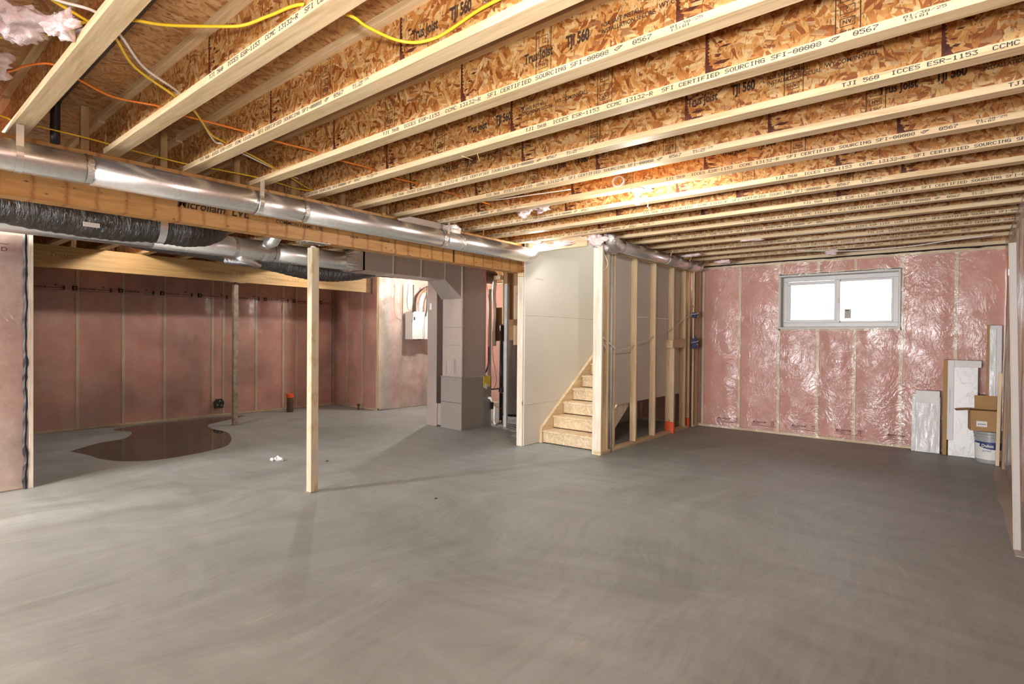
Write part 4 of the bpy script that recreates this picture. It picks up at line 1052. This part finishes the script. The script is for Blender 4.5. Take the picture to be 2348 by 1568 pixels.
bm = T([(4.09, 2.02, 2.56), (4.12, 2.0, 2.50), (4.10, 1.99, 2.47), (4.12, 1.98, 2.44)], .003, 6); obj('pull_string', bm, M['white_cable'], vb)
cable('wire_coil', [(4.02 + .002 * i, 2.22 + .05 * math.cos(i * .9), 2.69 + .04 * math.sin(i * .9)) for i in range(14)], .006, 'white_cable', 'coil of white cable beside the lit bulb')
tag(obj('mount_block', B(4.165, 4.30, 2.03, 2.10, 2.64, 2.69, .002), M['paper'], None, (4.2, 2.06, 2.64)), 'small white junction box behind the lit bulb', 'junction box')
bulb(5.54, 4.18, JB - .001, 'lit bare bulb under the joist beside the round duct elbow', .38)
bulb(7.15, 7.45, 2.50, 'lit bulb hidden behind the plenum in the utility corner', 2.2)
tag(obj('mount_board', B(6.9, 7.4, 7.38, 7.52, 2.501, 2.54), M['stud_x'], None, (7.15, 7.45, 2.5)), 'board holding the bulb of the utility corner', 'board')
for x_, nm_ in ((2.3, 'left'), (4.9, 'right')):  # stands for one hidden bulb, split in two to soften the post's shadow
    bulb(x_, 7.9, 2.68, 'lit bulb hidden behind the grey round duct in the rear bay, the %s of two splitting one light' % nm_, .8)
    tag(obj('mount_board', B(x_ - .25, x_ + .25, 7.84, 7.96, 2.681, 2.72), M['stud_x'], None, (x_, 7.9, 2.68)), 'board holding the %s hidden bulb of the rear bay' % nm_, 'board')
bulb(-.312, 5.82, JB - .001, 'bare bulb at the left end of the room, outside the view', 6.5)
bulb(1.05, .55, JB - .001, 'bare bulb above the camera, outside the view', .18)
bulb(-1.8, 1.6, JB - .001, 'unseen fill bulb added behind the camera', .15)  # added out of view as extra fill

# ================================================================== CABLES IN THE JOISTS
cable('yellow_cable', [(-.1, 3.9, 2.70), (.432, 3.264, 2.70), (.48, 3.199, 2.695), (.539, 3.12, 2.70), (.574, 3.032, 2.70), (.616, 2.875, 2.70), (.70, 2.74, 2.71), (.762, 2.652, 2.70), (.847, 2.571, 2.69), (.988, 2.411, 2.69), (1.051, 2.316, 2.69), (1.094, 2.18, 2.70), (1.15, 2.02, 2.71), (1.292, 1.933, 2.70), (1.374, 1.93, 2.69), (1.489, 1.906, 2.68), (1.561, 1.85, 2.675), (1.60, 1.76, 2.68), (1.605, 1.656, 2.69), (1.593, 1.496, 2.70), (1.59, 1.3, 2.70), (1.6, .8, 2.72)], .0065, 'yellow', 'bright yellow cable looping below the first joists at the top left')
cable('yellow_cable', [(.3, 2.6, 2.72), (.50, 2.75, 2.71), (.60, 2.79, 2.70), (.70, 2.83, 2.69), (.748, 2.856, 2.69), (.875, 3.046, 2.67), (1.109, 3.24, 2.67), (1.254, 3.372, 2.67), (1.448, 3.656, 2.67), (1.568, 3.776, 2.68), (1.9, 4.0, 2.70), (2.289, 4.215, 2.68), (2.552, 4.407, 2.68), (2.9, 4.6, 2.68)], .006, 'yellow', 'yellow cable running beside the white cable across the joists')
cable('white_cable', [(.3, 2.76, 2.72), (.511, 2.731, 2.70), (.643, 2.708, 2.70), (.757, 2.831, 2.70), (.916, 3.061, 2.69), (1.135, 3.255, 2.70), (1.294, 3.448, 2.69), (1.562, 3.874, 2.70), (1.627, 3.898, 2.70), (1.805, 3.988, 2.70), (2.103, 4.149, 2.70), (2.4, 4.3, 2.71)], .006, 'white_cable', 'white cable crossing the joists at the upper left')
cable('orange_cable', [(.3, 3.9, 2.68), (.504, 3.682, 2.70), (.563, 3.538, 2.71), (.644, 3.42, 2.71), (.767, 3.5, 2.70), (.929, 3.57, 2.69), (1.138, 3.54, 2.70), (1.287, 3.558, 2.695), (1.458, 3.556, 2.70), (1.6, 3.55, 2.70), (1.806, 3.564, 2.70), (2.085, 3.54, 2.70), (2.246, 3.58, 2.70), (2.573, 3.56, 2.70), (2.846, 3.62, 2.70), (3.029, 3.604, 2.70), (3.5, 3.6, 2.70), (4.0, 3.6, 2.70)], .0055, 'orange', 'orange cable threaded straight through the joist webs')
cable('yellow_cable', [(.2, 4.25, 2.68), (.57, 4.302, 2.66), (.625, 4.335, 2.66), (.743, 4.359, 2.665), (.935, 4.33, 2.655), (1.109, 4.371, 2.66), (1.248, 4.40, 2.66), (1.576, 4.43, 2.66), (1.757, 4.396, 2.66), (2.047, 4.36, 2.66), (2.276, 4.381, 2.66), (2.45, 4.44, 2.665), (2.7, 4.44, 2.68)], .005, 'yellow', 'thin yellow cable running along just above the round duct')
cable('white_cable', [(3.9, 2.6, 2.66), (3.75, 3.0, 2.635), (3.68, 3.3, 2.63), (3.62, 3.6, 2.66)], .004, 'white_cable', 'thin white cable sagging left of the lit bulb')
cable('white_cable', [(8.2, -.2, 2.60), (8.26, .2, 2.585), (8.3, .6, 2.56), (8.3, 1.2, 2.565), (8.2, 1.8, 2.61)], .006, 'white_cable', 'white cable sagging under the last joists near the window wall')
pb = thing('black_gas_line', (.84, 2, 2.86), 'dark pipe running along the bay between the first two joists', 'pipe')
bm = T([(.84, -.3, 2.86), (.84, 4.38, 2.86)], .022, 12, 0); obj('pipe', bm, M['black'], pb, smooth=True)
bm = T([(.84, 4.37, 2.86), (.84, 4.41, 2.84), (.84, 4.42, 2.6)], .026, 12, 3); obj('drop', bm, M['black'], pb, smooth=True)

# ================================================================== LOOSE INSULATION TUFTS
for i, (c, s, lab) in enumerate([
    ((.46, 3.06, 2.70), (.10, .12, .05), 'big white and pink insulation tuft hanging in the upper left corner'),
    ((.575, 2.90, 2.68), (.055, .09, .035), 'ragged white insulation tuft touching the yellow cable'),
    ((.43, 3.55, 2.68), (.07, .10, .05), 'pink insulation tuft under the orange cable at the left edge'),
    ((4.30, 3.42, 2.67), (.06, .10, .055), 'pink insulation tuft between joists left of the lit bulb'),
    ((4.38, 3.27, 2.69), (.05, .09, .04), 'smaller pink insulation tuft right beside its bigger neighbour'),
    ((5.66, 3.42, 2.57), (.06, .12, .06), 'pink insulation tuft stuffed above the stair corner'),
    ((5.59, 3.85, 2.56), (.03, .16, .035), 'pale insulation tuft on the header over the stair'),
    ((5.59, 4.12, 2.56), (.03, .12, .03), 'whitish insulation tuft left on the header over the stair'),
    ((7.75, 3.10, 2.60), (.05, .14, .02), 'pink insulation scrap above the right end of the short duct'),
    ((8.45, 2.85, 2.575), (.04, .11, .03), 'pink insulation scrap at the top left of the window wall'),
    ((8.42, 1.42, 2.58), (.04, .07, .035), 'white insulation scrap above the window'),
    ((6.95, 2.02, 2.60), (.03, .13, .012), 'tiny insulation scrap under the joists right of the stair')]):
    tag(obj('insulation_tuft', blob(c, s, i + 1, .8, 4 if i < 6 else 3), M['tuft'], None, c, smooth=True), lab, 'insulation', 'loose insulation tufts')
# splinters hanging from the joists
for i, (p, q) in enumerate([((2.62, 2.62, JB + .002), (2.65, 2.55, JB - .03)), ((3.05, 1.85, JB + .002), (3.08, 1.92, JB - .02)), ((2.65, 2.5, JB + .002), (2.66, 2.49, JB - .05)), ((5.0, 1.1, JB + .002), (5.0, 1.4, JB - .012))]):
    bm = bmesh.new(); tube(bm, [p, q], [.003, .001], 5); tag(obj('wood_splinter', bm, M['flange_y'], None, p), 'thin wood splinter hanging under %s' % ('the fifth joist', 'the sixth joist', 'the fifth joist, the longer one', 'a joist far right of the bulb')[i], 'splinter', 'splinters under the joists')

# ================================================================== FLOOR ITEMS
pts = [(1.707, 8.248), (1.9, 8.45), (2.1, 8.62), (2.35, 8.70), (2.52, 8.95), (2.62, 9.3), (2.50, 9.62), (2.85, 9.88), (3.3, 9.90), (4.0, 9.90), (4.45, 9.75), (4.2, 9.5), (3.85, 9.3), (3.60, 9.1), (3.50, 8.7), (3.52, 8.3), (3.42, 7.9), (3.25, 7.5), (3.05, 7.2), (2.75, 7.05), (2.3, 6.98), (1.98, 7.15), (1.83, 7.5), (1.80, 7.8)]
P = spline([(a, b, 0) for a, b in pts] + [(pts[0][0], pts[0][1], 0)], 6)[:-1]
bm = bmesh.new()
c_ = Vector((2.85, 8.3, 0))
lo = [bm.verts.new((p.x, p.y, .0008)) for p in P]; hi = [bm.verts.new((p.x + (c_.x - p.x) * .012, p.y + (c_.y - p.y) * .012, .0022)) for p in P]
n = len(P)
for i in range(n): bm.faces.new((lo[i], lo[(i + 1) % n], hi[(i + 1) % n], hi[i]))
f = bm.faces.new(hi); bmesh.ops.triangulate(bm, faces=[f]); bmesh.ops.recalc_face_normals(bm, faces=bm.faces)
tag(obj('water_puddle', bm, M['water'], None, (2.85, 8.3, 0)), 'dark puddle of water on the floor in front of the far left wall', 'puddle')
cp = thing('capped_pipe', (5.2, 9.55, 0), 'short dark floor pipe with a bright orange cap', 'pipe')
bm = bmesh.new(); lathe(bm, [(.058, 0), (.058, .27)], 5.2, 9.57, 20); obj('pipe', bm, M['rust'], cp, smooth=False)
bm = bmesh.new(); lathe(bm, [(.066, .265), (.066, .33), (.06, .336), (.0, .337)], 5.2, 9.57, 20); obj('cap', bm, M['orange_paint'], cp)
jb = thing('junction_box', (4.10, 9.94, .22), 'black junction box low on the far left pink wall', 'junction box')
bm = bmesh.new(); prism(bm, [(4.03, .15), (4.15, .14), (4.175, .24), (4.14, .30), (4.06, .30), (4.02, .25)], lambda a, b, d: Vector((a, d, b)), 9.89, 9.95); obj('box_body', bm, M['black'], jb)
for x, z in ((4.06, .2), (4.13, .19), (4.1, .27)):
    bm = bmesh.new(); bmesh.ops.create_icosphere(bm, subdivisions=1, radius=.012, matrix=Matrix.Translation((x, 9.888, z))); obj('screw', bm, M['grey_paper'], jb)
fd = thing('floor_stub', (6.2, 8.9, 0), 'small dark stub pipe in the floor near the utility wall', 'pipe')
bm = bmesh.new(); tube(bm, [(6.22, 8.92, 0), (6.22, 8.92, .09)], .022, 12); obj('pipe', bm, M['rust'], fd)
bm = bmesh.new(); tube(bm, [(6.22, 8.92, .085), (6.22, 8.92, .11)], .028, 12); obj('collar', bm, M['black'], fd)
for i, (x, y, s) in enumerate([(3.045, 5.985, .024), (3.085, 5.95, .032), (3.115, 5.92, .026)]):
    tag(obj('crumpled_scrap', blob((x, y, s * .8), (s, s, s * .8), i + 20, .5, 2), M['paper'], None, (x, y, 0)), 'crumpled white scrap on the floor left of the near post, %s of three' % ('leftmost', 'middle', 'rightmost')[i], 'scrap', 'white scraps on the floor')
tag(obj('dark_chip', blob((3.44, 5.52, .006), (.018, .01, .006), 31, .3, 2), M['rust'], None, (3.44, 5.52, 0)), 'tiny dark chip on the floor right of the near post', 'debris')
tag(obj('dark_chip', blob((3.27, 3.55, .005), (.014, .01, .005), 32, .3, 2), M['rust'], None, (3.27, 3.55, 0)), 'tiny dark chip on the open floor', 'debris')
dw = thing('dust_strip', (6.4, -.18, 0), 'light dusty strip on the floor along the right wall', 'dust', None, 'stuff')
bm = bmesh.new()
e = [(8.3, -.335), (8.2, -.25), (7.6, -.22), (7.0, -.235), (6.6, -.22), (6.2, -.245), (5.8, -.24), (5.3, -.25), (4.9, -.26), (4.9, -.335)]
prism(bm, e, lambda a, b, d: Vector((a, b, d)), .0005, .004); obj('dust', bm, M['white_paint'], dw)

# ================================================================== CORNER BY THE WINDOW WALL
def lean(name, y0, y1, h, t_, xfoot, tilt, mat, roll=0.0):
    """panel leaning back against the window wall: returns bmesh transform"""
    Mx = Matrix.Translation((xfoot, (y0 + y1) / 2, .004)) @ Matrix.Rotation(roll, 4, 'X') @ Matrix.Rotation(tilt, 4, 'Y')
    return Mx
Mx = lean('a', .25, .51, .78, .05, 8.66, .085, None)
wp = thing('wrapped_panel', (8.66, .38, 0), 'short white plastic-wrapped panel leaning at the window wall, leftmost of the leaning panels', 'panel')
obj('core', B(0, .05, -.125, .125, 0, .70, .004, Mx), M['wrap'], wp)
obj('cardboard_cap', B(-.004, .054, -.118, .13, .62, .775, .003, Mx), M['door_white'], wp)
obj('side_sheet', B(.03, .07, .1, .165, 0.0, .73, .003, Mx), M['wrap'], wp)
obj('back_edge', B(.055, .075, .06, .12, .6, .78, .002, Mx), M['cardboard'], wp)
Mx = Matrix.Translation((8.62, .2, .004)) @ Matrix.Rotation(.055, 4, 'Y')
dp_ = thing('boxed_mirror', (8.62, .0, 0), 'white panel with grey veined print leaning in a brown cardboard sleeve', 'panel')
obj('panel', B(0, .055, -.30, -.025, 0, 1.165, .004, Mx), M['marbled'], dp_)
obj('frame_stile', B(-.006, .058, -.075, -.012, .19, 1.17, .003, Mx), M['door_white'], dp_)
obj('frame_rail', B(-.006, .058, -.33, -.075, 1.085, 1.17, .003, Mx), M['door_white'], dp_)
obj('cardboard_sleeve', B(.02, .12, -.012, .03, 0, 1.175, .003, Mx), M['cardboard'], dp_)
bm = bmesh.new(); fn = lambda u, v: Mx @ Vector((-.0068, -u, v))
for i in range(24): rect(bm, .03, .036 + .012 * random.random(), .5 + i * .014, .508 + i * .014, fn)
obj('sleeve_print', bm, M['grey_paper'], dp_)
Mx = Matrix.Translation((8.60, -.2, .004)) @ Matrix.Rotation(.045, 4, 'Y')
tp = thing('tall_white_box', (8.6, -.2, 0), 'tall narrow white carton standing behind the cardboard box', 'box')
obj('carton', B(0, .07, -.11, .0, 0, 1.595, .004, Mx), M['door_white'], tp)
obj('inner_carton', B(-.008, .02, -.06, .002, 0, 1.555, .004, Mx), M['wrap'], tp)
obj('cardboard_edge', B(.03, .10, -.01, .025, 0, 1.60, .003, Mx), M['cardboard'], tp)
pa = thing('paint_pail', (8.5, -.215, 0), 'grey plastic paint pail with a blue and white label under the cardboard box', 'pail')
px_, py_, pr_ = 8.50, -.215, .145
bm = bmesh.new(); lathe(bm, [(.132, 0), (.136, .01), (pr_, .29), (pr_ + .006, .292), (pr_ + .006, .30), (pr_, .302), (pr_, .318), (pr_ + .008, .32), (pr_ + .008, .332), (pr_ + .001, .335), (.0, .335)], px_, py_, 36); obj('bucket', bm, M['pail'], pa, smooth=False)
bm = bmesh.new(); lathe(bm, [(pr_ + .007, .335), (pr_ + .01, .34), (pr_ + .01, .36), (pr_, .366), (.0, .366)], px_, py_, 36); obj('lid', bm, M['pail'], pa)
def on_pail(r_off):
    def fn(u, v):   # u along the side facing the room, v height
        r = .135 + (pr_ - .135) * v / .29 + r_off; a = math.pi - .45 + u / r
        return Vector((px_ + r * math.cos(a), py_ + r * math.sin(a), v))
    return fn
bm = bmesh.new(); fn = on_pail(.0012)
for i in range(16): rect(bm, i * .02 - .12, i * .02 - .0999, .045, .245, fn)
obj('label', bm, M['paper'], pa)
bm = bmesh.new(); fn = on_pail(.002)
for i in range(16):
    k = i / 15; rect(bm, i * .02 - .12, i * .02 - .0999, .225 - .06 * math.sin(min(1, k * 1.6) * math.pi / 2) * (k > .2), .247, fn)
obj('label_band', bm, M['navy'], pa)
bm = bmesh.new(); fn = on_pail(.0028); font_text(bm, 'Dulux', -.02, .19, .045, fn, 1, .03); obj('label_name', bm, M['paper'], pa)
bm = bmesh.new(); font_text(bm, 'ULTRA', -.015, .135, .028, fn, 1, .01); rect(bm, -.05, .12, .065, .072, fn); obj('label_text', bm, M['navy'], pa)
cb = thing('cardboard_box', (8.47, -.18, .368), 'open brown cardboard box sitting on the paint pail', 'box')
Rb = Matrix.Translation((8.47, -.15, .37)) @ Matrix.Rotation(.10, 4, 'Z')
bm = bmesh.new(); t_ = .006; hx, hy, hh = .11, .13, .235
box(bm, -hx, hx, -hy, hy, 0, t_, 0, Rb); box(bm, -hx, -hx + t_, -hy, hy, t_, hh, 0, Rb); box(bm, hx - t_, hx, -hy, hy, t_, hh, 0, Rb); box(bm, -hx, hx, -hy, -hy + t_, t_, hh, 0, Rb); box(bm, -hx, hx, hy - t_, hy, t_, hh, 0, Rb)
obj('carton', bm, M['cardboard'], cb)
obj('front_flap', B(-.004, 0, -hy, hy, -.12, 0, 0, Rb @ Matrix.Translation((-hx, 0, hh)) @ Matrix.Rotation(.12, 4, 'Y') ), M['cardboard'], cb)
obj('back_flap', B(0, .004, -hy, hy * .55, 0, .16, 0, Rb @ Matrix.Translation((hx - .004, 0, hh)) @ Matrix.Rotation(.1, 4, 'Y')), M['cardboard'], cb)
obj('side_flap', B(-hx, hx, 0, .13, 0, .004, 0, Rb @ Matrix.Translation((0, hy, hh)) @ Matrix.Rotation(-.12, 4, 'X')), M['cardboard'], cb)
obj('side_flap', B(-hx * .8, hx, -.004, 0, 0, .10, 0, Rb @ Matrix.Translation((0, -hy, hh)) @ Matrix.Rotation(.15, 4, 'X')), M['cardboard'], cb)
lb = obj('shipping_label', B(-hx - .0015, -hx - .0005, -.02, .075, .05, .115, 0, Rb), M['paper'], cb)
bm = bmesh.new(); fn = lambda u, v: Rb @ Vector((-hx - .0022, -u, v))
for i in range(6): rect(bm, -.06 + i * .012, -.052 + i * .012, .075, .085, fn)
obj('label_print', bm, M['ink'], lb)
fb = thing('fiberboard_sheet', (8.2, -.31, 0), 'tall brown fiberboard sheet standing in the right corner', 'panel')
Mx = Matrix.Translation((8.2, -.285, .002)) @ Matrix.Rotation(.012, 4, 'X')
obj('sheet', B(-.10, .12, -.058, -.02, 0, 2.13, .002, Mx), M['fiberboard'], fb)
obj('edge_batten', B(.08, .12, -.004, .03, 0, 1.05, .002, Mx), M['stud_z'], fb)
ws = thing('white_board', (5.04, -.28, 0), 'tall white primed board standing upright at the right edge of the view', 'board')
Mx = Matrix.Translation((5.04, -.275, .002)) @ Matrix.Rotation(-.024, 4, 'X')
obj('board', B(0, .03, -.02, .018, 0, 2.08, .003, Mx), M['white_paint'], ws)
obj('lit_edge', B(.002, .028, .0182, .021, 0, 2.078, 0, Mx), M['stud_z'], ws)  # wooden left edge; its orange light is put in as this strip
